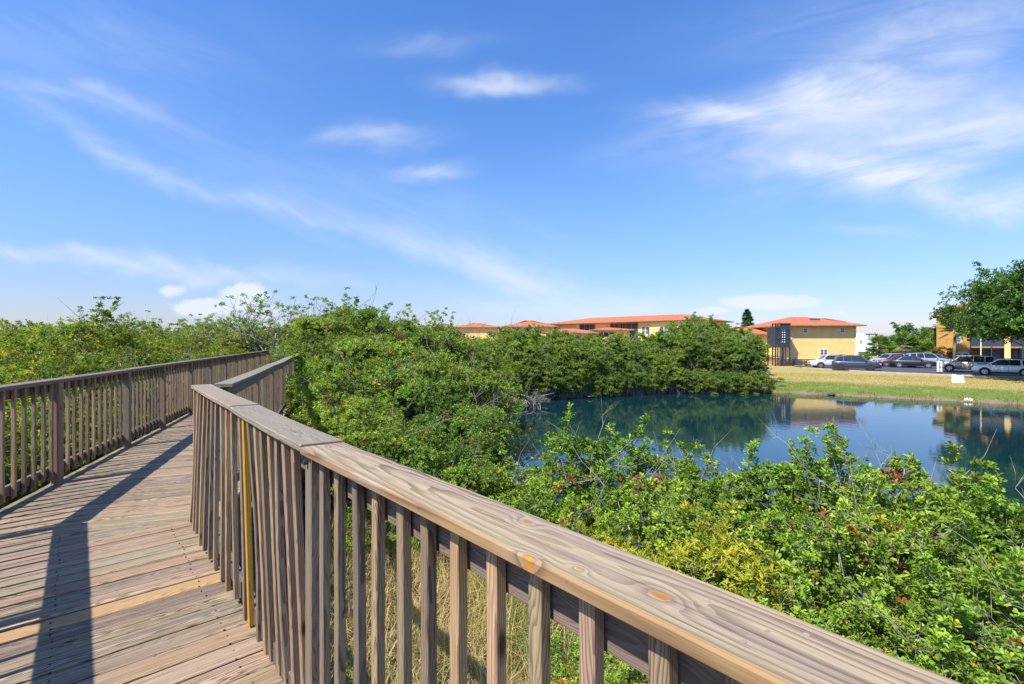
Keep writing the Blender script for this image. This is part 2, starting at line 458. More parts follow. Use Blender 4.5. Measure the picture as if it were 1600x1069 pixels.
xs = np.concatenate([-np.geomspace(1500, 42, 16), np.arange(-40, -8, 1.6), np.arange(-8, 18, .4), np.arange(18, 62, .5), np.geomspace(63, 2600, 20)])
ys = np.concatenate([-np.geomspace(600, 22, 12), np.arange(-20, 0, 1.5), np.arange(0, 24, .4), np.arange(24, 66, .4), np.arange(66, 110, 4), np.geomspace(114, 3500, 16)])
X, Y = np.meshgrid(xs, ys); Z = height(X, Y)
nx, ny = len(xs), len(ys)
idx = np.arange(nx * ny).reshape(ny, nx)
q = np.stack([idx[:-1, :-1], idx[:-1, 1:], idx[1:, 1:], idx[1:, :-1]], -1).reshape(-1, 4)
PD = pond_dist(X, Y)
m, n, bs, out = mat_new('ground_soil')
pos = n.new('ShaderNodeNewGeometry').outputs['Position']; gx, gy, gz = n.sep(pos)[:3]
zone = n.sep(n.attr('zone')); zd, zf = zone[0], zone[1]
n1 = n.noise(pos, .35, 5, .6); n2 = n.noise(pos, 2.2, 5, .65); n3 = n.noise(pos, 14, 4, .7)
dd = n.add(zd, n.mul(n.sub(n1, .5), 5.0))
lawn_g = n.mix(n2, (.085, .15, .022), (.18, .235, .045))
lawn_t = n.mix(n.rng(n.add(n.mul(n1, .5), n.mul(n2, .5)), .35, .65), (.44, .32, .13), (.33, .30, .085))
lawn = n.mix(n.rng(dd, 3.2, 5.2), lawn_g, lawn_t)
lawn = n.mix(n.rng(n.add(n2, n.mul(n1, .3)), .72, .86), lawn, (.36, .23, .13))
mud = n.mix(n2, (.16, .12, .085), (.28, .21, .14))
lawn = n.mix(n.rng(n.add(zd, n.mul(n.sub(n2, .5), .8)), .6, .3), lawn, mud)
wild = n.mix(n.rng(n2, .35, .65), (.23, .18, .10), (.10, .085, .045))
wild = n.mix(n.rng(n3, .5, .7), wild, (.34, .27, .15))
col = n.mix(zf, wild, lawn)
col = n.mix(n.mul(n.rng(n3, .35, .75), .35), col, n.mix(1.0, col, (.55, .55, .5), 'MULTIPLY'))
n.l.new(col, bs.inputs['Base Color']); bs.inputs['Roughness'].default_value = .95; bs.inputs['Specular IOR Level'].default_value = .15
n.l.new(n.bump(n.add(n2, n.mul(n3, .5)), .8, .08), bs.inputs['Normal'])
M_ground = m
gfar = sstep(15, 20, X) * sstep(18, 30, Y)
me = np_mesh('ground', np.stack([X.ravel(), Y.ravel(), Z.ravel()], -1), q, np.full(len(q), 4), M_ground,
             {'zone': np.stack([np.clip(PD, -5, 30).ravel(), gfar.ravel(), 0 * X.ravel()], -1)}, True)
tag(link_mesh('ground', me), kind='structure', label='grassy bank and wetland soil around the pond', cat='ground')

# water
m, n, bs, out = mat_new('pond_water')
pos = n.new('ShaderNodeNewGeometry').outputs['Position']
bs.inputs['Base Color'].default_value = (.005, .029, .036, 1)
bs.inputs['Roughness'].default_value = .03; bs.inputs['IOR'].default_value = 1.5
bs.inputs['Specular IOR Level'].default_value = .65
p2 = n.vm('MULTIPLY', pos, (1.0, 1.35, 1.0))
wn = n.add(n.mul(n.noise(p2, 1.6, 3, .55, .4), .7), n.mul(n.noise(p2, 5.5, 2, .5, .3), .22))
calm = n.rng(n.noise(pos, .09, 3, .5), .35, .65, .35, 1.0)
n.l.new(n.bump(n.mul(wn, calm), .11, .06), bs.inputs['Normal'])
wb = MB(); wb.prism([(-3, -12), (78, -12), (78, 46), (-3, 46)], WATER - .5, WATER)
wv_ = [(-4, -25, WATER), (90, -25, WATER), (90, 47, WATER), (-4, 47, WATER)]
me = np_mesh('water', wv_, [0, 1, 2, 3], [4], m)
tag(link_mesh('water', me), kind='structure', label='dark blue pond water reflecting the far bank', cat='water')


# ------------------------------------------------------------------ boardwalk geometry
def V2(a, b): return Vector((a, b))
Cc = V2(-2.574, 3.877); Bc = V2(-.698, 1.603); Ac = V2(.2725, .496)
E1 = V2(-2.61, 3.87); E2 = V2(-.953, 2.05)
dN = (Ac - Bc).normalized()                       # near run, heading past the camera
nN = V2(-dN.y, dN.x)                              # outward (away from the walkway) of the near right rail
nN = nN if nN.x > 0 else -nN
Aext = Ac + dN * 2.6
uF = V2(-.355, .935).normalized()                 # far run, heading away
nF = V2(uF.y, -uF.x)                              # to the right of it
P1 = V2(-4.667, 4.967)
L1 = P1 - uF * 1.74                               # left rail bend
LD = V2(-12.1, 24.5); LE = V2(-7.6, 23.6)
C2 = V2(-2.475, 3.976); D2 = V2(-8.05, 18.55); D3 = V2(-5.2, 18.6)
bd = V2(.743, .668).normalized()                  # direction of near deck boards
bs_ = V2(bd.y, -bd.x)                             # step from board to board, towards the camera
Lback = L1 + V2(.668, -.745).normalized() * 6.2

def isect(p, d, a, b):
    """line p+d*t with segment line a-b -> t"""
    e = b - a; den = d.x * e.y - d.y * e.x
    if abs(den) < 1e-9: return None
    r = a - p
    return (r.x * e.y - r.y * e.x) / den, (r.x * d.y - r.y * d.x) / den

def hit(p, d, poly):
    best = None
    for a, b in zip(poly[:-1], poly[1:]):
        r = isect(p, d, a, b)
        if r and -1e-6 <= r[1] <= 1 + 1e-6: best = r[0] if best is None else best
    return best

random.seed(7)
bw = empty('boardwalk', (0, 0, 0), label='weathered timber boardwalk deck of grey planks between two railings', cat='boardwalk')
deck = MB(); newer = MB()

def plank(mb, q4, z, th=.036, u0=0.0, rn=None, wd=.14):
    """q4: a0,a1 (one long edge, start/end), b0,b1 (other edge)"""
    rn = rn or (random.random(), random.random(), random.random())
    a0, a1, b0, b1 = [Vector((p.x, p.y, 0)) for p in q4]
    ax = (a1 - a0).normalized(); wd_ = (b0 - a0); wd_ = (wd_ - ax * wd_.dot(ax)); W = wd_.length; wn_ = wd_.normalized()
    L = (a1 - a0).length; nseg = max(1, int(L / .5)); c = .004
    zt = z; cup = random.uniform(-.0025, .002); ph = random.uniform(0, 6)
    vs, bc, fs = [], [], []
    for i in range(nseg + 1):
        t = i / nseg
        A = a0.lerp(a1, t); B = b0.lerp(b1, t)
        wob = .0015 * math.sin(ph + t * 5)
        for (f_, zz) in ((0, -th), (0, -c), (c / W, 0), (.5, cup), (1 - c / W, 0), (1, -c), (1, -th)):
            P = A.lerp(B, f_) + wn_ * wob; P.z = zt + zz
            vs.append(P); bc.append((u0 + (P - a0).dot(ax), (f_ - .5) * W, zz))
    for i in range(nseg):
        for k in range(7):
            fs.append((i * 7 + k, i * 7 + (k + 1) % 7, (i + 1) * 7 + (k + 1) % 7, (i + 1) * 7 + k))
    fs.append(tuple(range(7))[::-1]); fs.append(tuple(range(nseg * 7, nseg * 7 + 7)))
    mb.solid(vs, fs, bc, rn)

# near run
seamR = E1 + V2(-.02, .06)
rightN = [seamR + V2(.001, 0), E1 + V2(.03, .03), E2 + V2(.01, .01), E2 + V2(.01, .01) + dN * 6.0]
SL = seamR - nF * 1.66
leftN = [seamR, SL, Lback + V2(-.09, -.09)]
NP = [seamR, SL, Lback + V2(-.09, -.09), E2 + V2(.01, .01) + dN * 6.0, E2 + V2(.01, .01), E1 + V2(.03, .03)]
def chord(p):
    ts = []
    for i in range(len(NP)):
        r_ = isect(p, bd, NP[i], NP[(i + 1) % len(NP)])
        if r_ and -1e-9 <= r_[1] <= 1 + 1e-9: ts.append(r_[0])
    return (min(ts), max(ts)) if len(ts) > 1 else None
s = (SL - E1).dot(bs_) + .003 - .14; k = 0
while s < 4.6:
    wd = .138 + random.uniform(-.003, .003); gap = random.uniform(.006, .012)
    p0 = E1 + bs_ * s; p1 = E1 + bs_ * (s + wd)
    ends = [chord(p0), chord(p1)]
    if ends[0] is None and ends[1] is not None:
        t_ = (SL - p0).dot(bd); ends[0] = (t_ - .01, t_ + .02); p0 = E1 + bs_ * max(s, (SL - E1).dot(bs_))
    if ends[0] and ends[1]:
        j0, j1 = random.uniform(-.006, .01), random.uniform(-.005, .012)
        q4 = (p0 + bd * (ends[0][0] - j0), p0 + bd * (ends[0][1] + j1), p1 + bd * (ends[1][0] - j0), p1 + bd * (ends[1][1] + j1))
        mb = deck; rn = None
        k += 1
        if abs(s - 1.06) < .07: mb = newer; rn = (.8, .5, .3)
        plank(mb, q4, random.uniform(-.0025, .0025), rn=rn)
    s += wd + gap
# far run
s = 0.02
base = seamR
while s < 21.0:
    wd = .138 + random.uniform(-.003, .003); gap = random.uniform(.006, .012)
    if s < 16.3: lr = (-(1.64 + s * .0), .09)
    else: lr = (-1.72, 2.6)
    p0 = base + uF * s; p1 = base + uF * (s + wd)
    # left end follows the left rail, right end the right rail
    def le(p):
        r_ = isect(p, nF, L1 - nF * .06, LD - nF * .06); return r_[0]
    def re(p, s_=s):
        if s_ < 15.6:
            r_ = isect(p, nF, C2 + nF * .10, D2 + nF * .10); return r_[0]
        return 4.2
    q4 = (p0 + nF * le(p0), p0 + nF * re(p0), p1 + nF * le(p1), p1 + nF * re(p1))
    plank(deck, q4, random.uniform(-.002, .002))
    s += wd + gap
deck.build('deck_planks', M_deck, bw)
newer.build('deck_planks', M_deck_warm, bw)['label'] = 'newer orange brown plank'
nl = MB()
for k in range(38):
    for off in (-.10, -.74, -1.36):
        p = E1 + bs_ * (-1.0 + k * .1478) + bd * (off + random.uniform(-.01, .01))
        for e_ in (.035, .105):
            c_ = p + bs_ * e_
            if (c_ - SL).dot(uF) > -.03: continue
            nl.tube([(c_.x, c_.y, -.004), (c_.x, c_.y, .0032)], [.0042, .0042], 7)
o = nl.build('nail_heads', M_screwd, bw); o['kind'] = 'stuff'
jb = MB()
for off in (.12, .75, 1.38):
    a = L1 + nF * off; b = LD + nF * off
    jb.board((a.x, a.y, -.137), (b.x, b.y, -.137), (0, 0, 1), .19, .04)
for off in (-.10, -.75, -1.40):
    a = Bc + (Cc - Bc) * 1.0 + nN * off; b = Aext + nN * off
    jb.board((a.x, a.y, -.137), (b.x, b.y, -.137), (0, 0, 1), .19, .04)
jb.build('joist', M_rail, bw)
pl = MB()
for i in range(9):
    for off in (.10, 1.52):
        p = L1 + uF * (.4 + i * 2.4) + nF * off; z0 = hz(p.x, p.y) - .4
        pl = MB(); pl.tube([(p.x, p.y, z0), (p.x, p.y, -.24)], [.10, .10], 10); pl.build('pile', M_post, bw)
for i in range(3):
    p = Cc + (Bc - Cc).normalized() * (.3 + i * 2.0) + nN * -.35
    pl = MB(); pl.tube([(p.x, p.y, hz(p.x, p.y) - .4), (p.x, p.y, -.24)], [.10, .10], 10); pl.build('pile', M_post, bw)

# ---- railings
def baluster(top, bot, face, inner, wid=.031, dep=.028, rn=None, bow=0.0, mb=None, bevel=True):
    """top/bot 3-D centres; face = run direction; inner = direction to the walkway"""
    m_ = mb or MB()
    t, b = Vector(top), Vector(bot)
    ln = (t - b).length
    f3 = Vector((face.x, face.y, 0)); i3 = Vector((inner.x, inner.y, 0))
    ph = random.uniform(-1, 1)
    fn = (lambda x: (f3 * bow * math.sin(math.pi * x) + i3 * bow * .3 * ph * math.sin(math.pi * x * 1.3))) if bow else None
    # tv = ax x wv ; ax up, wv = face
    sgn = 1 if Vector((0, 0, 1)).cross(f3).dot(i3) > 0 else -1
    m_.board(b, t, f3, wid, dep, .0025, rn, 6 if bow else 1, fn, tsh0=(.8 if bevel else 0) * sgn, u0=random.uniform(0, 3))
    return m_

def run_items(a, b, spacing, start=0.0):
    L = (b - a).length; out_ = []; s_ = start
    while s_ < L - .03: out_.append(s_); s_ += spacing
    return out_

# LEFT railing --------------------------------------------------
random.seed(11)
lr = empty('railing', (L1.x, L1.y, 0), label='long left timber railing with sunlit dark balusters, running to the far bend', cat='railing')
ILr = Vector((-L1.x, -L1.y, 0))
def add_left(mb, name, mat):
    o = mb.build(name, mat, lr); o.location = ILr; return o
ZL = 1.07
nearL_dir = (Lback - L1).normalized(); inL = V2(-nearL_dir.y, nearL_dir.x); inL = inL if inL.x > 0 else -inL
segs = [(Lback, L1, inL), (L1, LD, nF), (LD, LE, V2(-.2, -1).normalized())]
rest = MB(); cands = []
for si, (a, b, inn) in enumerate(segs):
    d_ = (b - a).normalized(); L = (b - a).length
    # cap in board lengths
    cuts = [0]
    while cuts[-1] + 3.6 < L - .8: cuts.append(cuts[-1] + 3.6)
    cuts.append(L)
    for i, (c0, c1) in enumerate(zip(cuts[:-1], cuts[1:])):
        pa = a + d_ * (c0 + .002) - inn * .035; pb = a + d_ * (c1 - .002) - inn * .035
        m0 = m1 = 0
        if si == 1 and i == 0: m0 = .187
        if si == 0 and c1 == L: m1 = -.187
        mb = MB(); wvv = Vector((inn.x, inn.y, 0)); dz0, dz1 = random.uniform(-.006, .006), random.uniform(-.006, .006)
        sg = random.uniform(-.004, .004)
        mb.board((pa.x, pa.y, ZL - .019 + dz0), (pb.x, pb.y, ZL - .019 + dz1), wvv, .142, .038, .004, nseg=6, sh0=m0, sh1=m1,
                 bow=lambda t: (0, 0, sg * math.sin(math.pi * t)))
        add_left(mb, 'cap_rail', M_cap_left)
    for z_, h_ in ((ZL - .085, .089), (.135, .089)):
        mb = MB(); pa = a - inn * .058; pb = b - inn * .058
        mb.board((pa.x, pa.y, z_), (pb.x, pb.y, z_), (0, 0, 1), h_, .038, .003, nseg=3)
        add_left(mb, 'bottom_rail' if z_ < .5 else 'top_rail', M_rail)
    # posts
    if si == 1: ps = [0.0, 1.74, 1.74 + 1.85, 1.74 + 3.39, 1.74 + 5.15] + [1.74 + 5.15 + 1.75 * j for j in range(1, 9)]
    elif si == 0: ps = [1.0, 2.8, 4.6]
    else: ps = [1.2, 2.9]
    for s_ in ps:
        if s_ > L: continue
        p = a + d_ * s_ - inn * .002
        mb = MB(); mb.board((p.x, p.y, -.35), (p.x, p.y, ZL - .039), Vector((d_.x, d_.y, 0)), .089, .072, .004)
        add_left(mb, 'post', M_post)
    for s_ in run_items(a, b, .158, .09):
        if any(abs(s_ - q_) < .07 for q_ in ps): continue
        jit = random.uniform(-.007, .007); lean = random.gauss(0, .006)
        p = a + d_ * (s_ + jit) - inn * .019; pbm = p + d_ * lean
        top = (p.x, p.y, ZL - .040); bot = (pbm.x, pbm.y, .055 + random.uniform(-.015, .015))
        bow = random.choice([0, 0, .006, -.008, .012, -.012]) * random.random()
        vis = (si == 1 and s_ > .3)
        if vis: cands.append((s_, top, bot, d_, inn, bow))
        else: baluster(top, bot, d_, inn, bow=bow, mb=rest)
cands.sort(key=lambda c: c[0])
for i, (s_, top, bot, d_, inn, bow) in enumerate(cands):
    if i < 98: add_left(baluster(top, bot, d_, inn, bow=bow), 'baluster', M_bal)
    else: baluster(top, bot, d_, inn, mb=rest)
o = add_left(rest, 'balusters', M_bal); o['kind'] = 'stuff'

# RIGHT railing --------------------------------------------------
random.seed(23)
rr = empty('railing', (Cc.x, Cc.y, 0), label='near right timber railing with broad grained cap board and one yellow baluster', cat='railing')
IRr = Vector((-Cc.x, -Cc.y, 0))
def add_right(mb, name, mat):
    o = mb.build(name, mat, rr); o.location = IRr; return o
ZR = 1.10
dCB = (Bc - Cc).normalized(); nCB = V2(-dCB.y, dCB.x); nCB = nCB if nCB.x > 0 else -nCB
Cm = Cc + (Bc - Cc) * .57
# caps: near board (A-B), two older boards (B-Cm, Cm-C), far boards (C2-D2)
mb = MB(); a = Bc + nN * .07; b = Aext + nN * .07
Lnear = (b - a).length
mb.board((a.x, a.y, ZR - .0125), (b.x, b.y, ZR - .0125), Vector((nN.x, nN.y, 0)), .142, .025, .0035, rn=(.52, .42, .37), nseg=6,
         bow=lambda t: (0, 0, .004 * math.sin(math.pi * t * 2)), sh0=.12)
add_right(mb, 'cap_rail', M_cap_near)['label'] = 'broad orange edged cap board with cathedral grain and knots'
for (p, q_, sh0, sh1, dz) in ((Cc, Cm, .0, .12, .004), (Cm, Bc, .12, .12, .003)):
    a = p + nCB * .071; b = q_ + nCB * .071 - dCB * .003
    mb = MB(); sg = random.uniform(.002, .006)
    mb.board((a.x, a.y, ZR - .0125 + dz), (b.x, b.y, ZR - .0125 + dz + .003), Vector((nCB.x, nCB.y, 0)), .142, .027, .004, nseg=6, sh0=sh0, sh1=sh1,
             bow=lambda t: (0, 0, -sg * math.sin(math.pi * t)))
    add_right(mb, 'cap_rail', M_cap)
dCD = (D2 - C2).normalized(); nCD = V2(dCD.y, -dCD.x)
cuts = [0.08, 3.6, 7.2, 10.8, (D2 - C2).length]
for c0, c1 in zip(cuts[:-1], cuts[1:]):
    a = C2 + dCD * c0 + nCD * .071; b = C2 + dCD * (c1 - .004) + nCD * .071
    mb = MB(); sg = random.uniform(-.012, .012)
    mb.board((a.x, a.y, ZR - .0155 + random.uniform(-.008, .008)), (b.x, b.y, ZR - .0155 + random.uniform(-.008, .008)), Vector((nCD.x, nCD.y, 0)), .142, .027, .004, nseg=8,
             bow=lambda t: (nCD.x * sg * math.sin(math.pi * t), nCD.y * sg * math.sin(math.pi * t), -.01 * math.sin(math.pi * t)))
    add_right(mb, 'cap_rail', M_cap)
a = D2 + nCD * .07; b = D3
mb = MB(); mb.board((a.x, a.y, ZR - .015), (b.x, b.y, ZR - .015), (0, 1, 0), .142, .027, .004); add_right(mb, 'cap_rail', M_cap)
# top and bottom rails
def rails(a, b, out_, zt, zb, e=0.0):
    for z_, h_, nm in ((zt, .10, 'top_rail'), (zb, .089, 'bottom_rail')):
        pa = a + out_ * (.083 + e); pb = b + out_ * (.083 + e)
        mb = MB(); mb.board((pa.x, pa.y, z_), (pb.x, pb.y, z_), (0, 0, 1), h_, .036, .003, nseg=3)
        add_right(mb, nm, M_rail)
rails(Bc + dN * .03, Aext, nN, ZR - .025 - .052, .10)
rails(Cc + dCB * .06, Bc - dCB * .03, nCB, ZR - .025 - .054, .06, .006)
rails(C2 + dCD * .12, D2, nCD, ZR - .03 - .055, .16)
rails(D2 + V2(.12, .05), D3, V2(0, -1), ZR - .03 - .055, .16)
# posts
for (p, d_, o_) in ((Bc - dCB * .04, dCB, nCB), (Cc + dCB * .06, dCB, nCB), (Bc + dN * 2.2, dN, nN)):
    q_ = p + o_ * .050
    mb = MB(); wd_, dp_ = (.060, .036)
    mb.board((q_.x, q_.y, -.3), (q_.x, q_.y, ZR - .026), Vector((d_.x, d_.y, 0)), wd_, dp_, .004); add_right(mb, 'post', M_post)
for i in range(9):
    q_ = C2 + dCD * (.35 + 1.75 * i) + nCD * .066
    mb = MB(); mb.board((q_.x, q_.y, -.5), (q_.x, q_.y, ZR - .031), Vector((dCD.x, dCD.y, 0)), .089, .08, .004); add_right(mb, 'post', M_post)
rest = MB()
# near balusters: measured spots along the A-B board
PXS = [508, 531, 560, 592, 630, 669.6, 716.7, 773.8, 842.7, 924, 1035.6, 1160, 1350, 1650]
Ys = list(PXS); oln = .046
for i, px in enumerate(PXS):
    t = isect(V2(0, 0), V2((px - 800) / F, 1.0), Bc + nN * oln, Aext + nN * oln)[0]
    p = V2((px - 800) / F, 1.0) * t
    wd_ = .031
    bow = random.choice([0, 0, .004, -.004, .007]); lean = random.uniform(-.006, .006)
    pb = p + dN * lean + nN * .045 * 0
    m_ = baluster((p.x, p.y, ZR - .027), (pb.x, pb.y, .03), dN, -nN, wd_, .026, bow=bow)
    add_right(m_, 'baluster', M_bal)
# B..C balusters
LCB = (Bc - Cc).length
spots = [.04 + .172 * k for k in range(10)] + [1.80, 1.90] + [2.03 + .125 * k for k in range(7)]
for i, s_ in enumerate(spots):
    yel = i == 11
    s_ += 0 if yel else random.uniform(-.012, .012)
    p = Cc + dCB * s_ + nCB * .030
    r_ = isect(p, nCB, E1, E2 + (E2 - E1) * .6)
    off = max(-.03, min(r_[0], .045))
    pb = p + nCB * off + dCB * (random.gauss(0, .006) - .012)
    bow = random.choice([0, .006, -.006, .014, -.012, .02]) * (.5 + random.random())
    zb_ = random.choice([.012, .02, -.01, .03])
    m_ = baluster((p.x, p.y, ZR - .027), (pb.x, pb.y, zb_), dCB, -nCB, .036 if yel else .034, .026, bow=0 if yel else bow, bevel=False)
    o = add_right(m_, 'baluster', M_yel if yel else M_bal)
    if yel: o['label'] = 'yellow replacement baluster'
i = len(spots)
nb = i + len(Ys)
for s_ in run_items(C2, D2, .125, .08):
    if any(abs(s_ - (.35 + 1.75 * j)) < .06 for j in range(9)): continue
    p = C2 + dCD * s_ + nCD * .046; lean = random.gauss(0, .006); pb = p + dCD * lean
    args = ((p.x, p.y, ZR - .031), (pb.x, pb.y, .10 + random.uniform(-.02, .02)), dCD, -nCD)
    if nb < 100: add_right(baluster(*args, bow=random.choice([0, .006, -.006])), 'baluster', M_bal); nb += 1
    else: baluster(*args, mb=rest)
for s_ in run_items(D2, D3, .125, .1):
    dd_ = (D3 - D2).normalized(); p = D2 + dd_ * s_ + V2(0, .03)
    baluster((p.x, p.y, ZR - .03), (p.x, p.y, .1), dd_, V2(0, 1), mb=rest)
o = add_right(rest, 'balusters', M_bal); o['kind'] = 'stuff'
# screw heads on the near cap: (u along from B, v across)
for (su, sv) in ((.06, .0), (.39, .0015), (.971, -.011), (1.421, -.033), (1.465, .036)):
    p = Bc + nN * (.071 + sv) + dN * su
    mb = MB(); mb.tube([(p.x, p.y, ZR - .004), (p.x, p.y, ZR + .0012 + .003)], [.0042, .0040], 10)
    add_right(mb, 'screw', M_screw)
mb = MB(); q_ = Bc - dCB * .04 + nCB * .030
mb.tube([(q_.x, q_.y, ZR - .06), (q_.x - nCB.x * .012, q_.y - nCB.y * .012, ZR - .06)], [.009, .009], 10)
add_right(mb, 'screw', M_screwd)
# diagonal brace under the far outside of the right railing
# teal panel at the far bend
mb = MB(); tcx, tcy = -11.62, 24.1
mb.board((tcx - .25, tcy - .1, .92), (tcx + .75, tcy - .35, .92), (0, 0, 1), .26, .03)
tp = mb.build('panel', M_teal); tag(tp, 'small teal panel fixed inside the railing at the far bend', 'panel')


# ------------------------------------------------------------------ foliage generators
def unit(a): return a / np.maximum(np.linalg.norm(a, axis=-1, keepdims=True), 1e-9)

def leaves_to_mesh(name, base, dirv, upv, ln, wd, lc, mat, shape='obovate'):
    """folded obovate leaves: two quads each"""
    side = unit(np.cross(dirv, upv)); nrm = unit(np.cross(side, dirv))
    L = ln[:, None]; W = wd[:, None]
    if shape == 'lance': k1, k2, w1, w2 = .30, .66, .42, .36
    else: k1, k2, w1, w2 = .38, .80, .36, .46
    fold = .22 * W
    v = np.stack([base,
                  base + dirv * L * k1 + side * W * w1 + nrm * fold,
                  base + dirv * L * k2 + side * W * w2 + nrm * fold,
                  base + dirv * L - nrm * L * .06,
                  base + dirv * L * k2 - side * W * w2 + nrm * fold,
                  base + dirv * L * k1 - side * W * w1 + nrm * fold], 1).reshape(-1, 3)
    n_ = len(base); o_ = np.arange(n_)[:, None] * 6
    f = np.concatenate([o_ + np.array([[0, 1, 2, 3]]), o_ + np.array([[0, 3, 4, 5]])], 1).reshape(-1)
    return np_mesh(name, v, f, np.full(2 * n_, 4), mat, {'lc': np.repeat(lc, 6, 0)})

def crown_leaves(rng, centres, rad, nros, nleaf, ll, lw, ctr, R_, yel=.05, dead=.01, up=.8, flat_z=.75, deadclump=0.0):
    """whorls of leaves at twig tips spread through each clump"""
    nc = len(centres)
    ci = np.repeat(np.arange(nc), nros)
    dv = unit(rng.normal(size=(len(ci), 3))); dv[:, 2] = np.where(dv[:, 2] < -.35, -dv[:, 2] * .6, dv[:, 2])
    rr_ = rng.random(len(ci)) ** .42
    p = centres[ci] + dv * (rad[ci] * rr_)[:, None] * np.array([1, 1, flat_z])
    ax = unit(dv * .7 + unit(p - ctr) * .55 + np.array([0, 0, up]) + rng.normal(size=p.shape) * .28)
    cl = rng.random(nc)
    flag = np.where(rng.random(len(ci)) < yel, .3, 0.0)
    dc = (rng.random(nc) < deadclump)[ci] & (rng.random(len(ci)) < .55)
    flag = np.where((rng.random(len(ci)) < dead) | dc, 1.0, flag)
    nl = len(ci) * nleaf; ri = np.repeat(np.arange(len(ci)), nleaf)
    A = ax[ri]; az = (np.tile(np.arange(nleaf), len(ci)) * 2.399 + rng.random(nl) * .9 + np.repeat(rng.random(len(ci)) * 6, nleaf))
    t1 = unit(np.cross(A, np.array([.3, .5, .81]))); t2 = np.cross(A, t1)
    per = t1 * np.cos(az)[:, None] + t2 * np.sin(az)[:, None]
    tilt = rng.uniform(.55, 1.35, nl)[:, None]
    d = unit(A * np.cos(tilt) + per * np.sin(tilt) + rng.normal(size=(nl, 3)) * .12)
    base = p[ri] + A * (rng.random(nl)[:, None] - .6) * ll * .9 + per * ll * .08
    upv = unit(A + rng.normal(size=A.shape) * .25)
    ln = ll * rng.uniform(.6, 1.15, nl); wd = lw * rng.uniform(.7, 1.15, nl)
    lfl = np.where(rng.random(nl) < yel * .6, .3, flag[ri])
    lc = np.stack([np.clip(rng.random(nl) * .75 + .25 * cl[ci[ri]], 0, 1), cl[ci[ri]], lfl], 1)
    return base, d, upv, ln, wd, lc, p

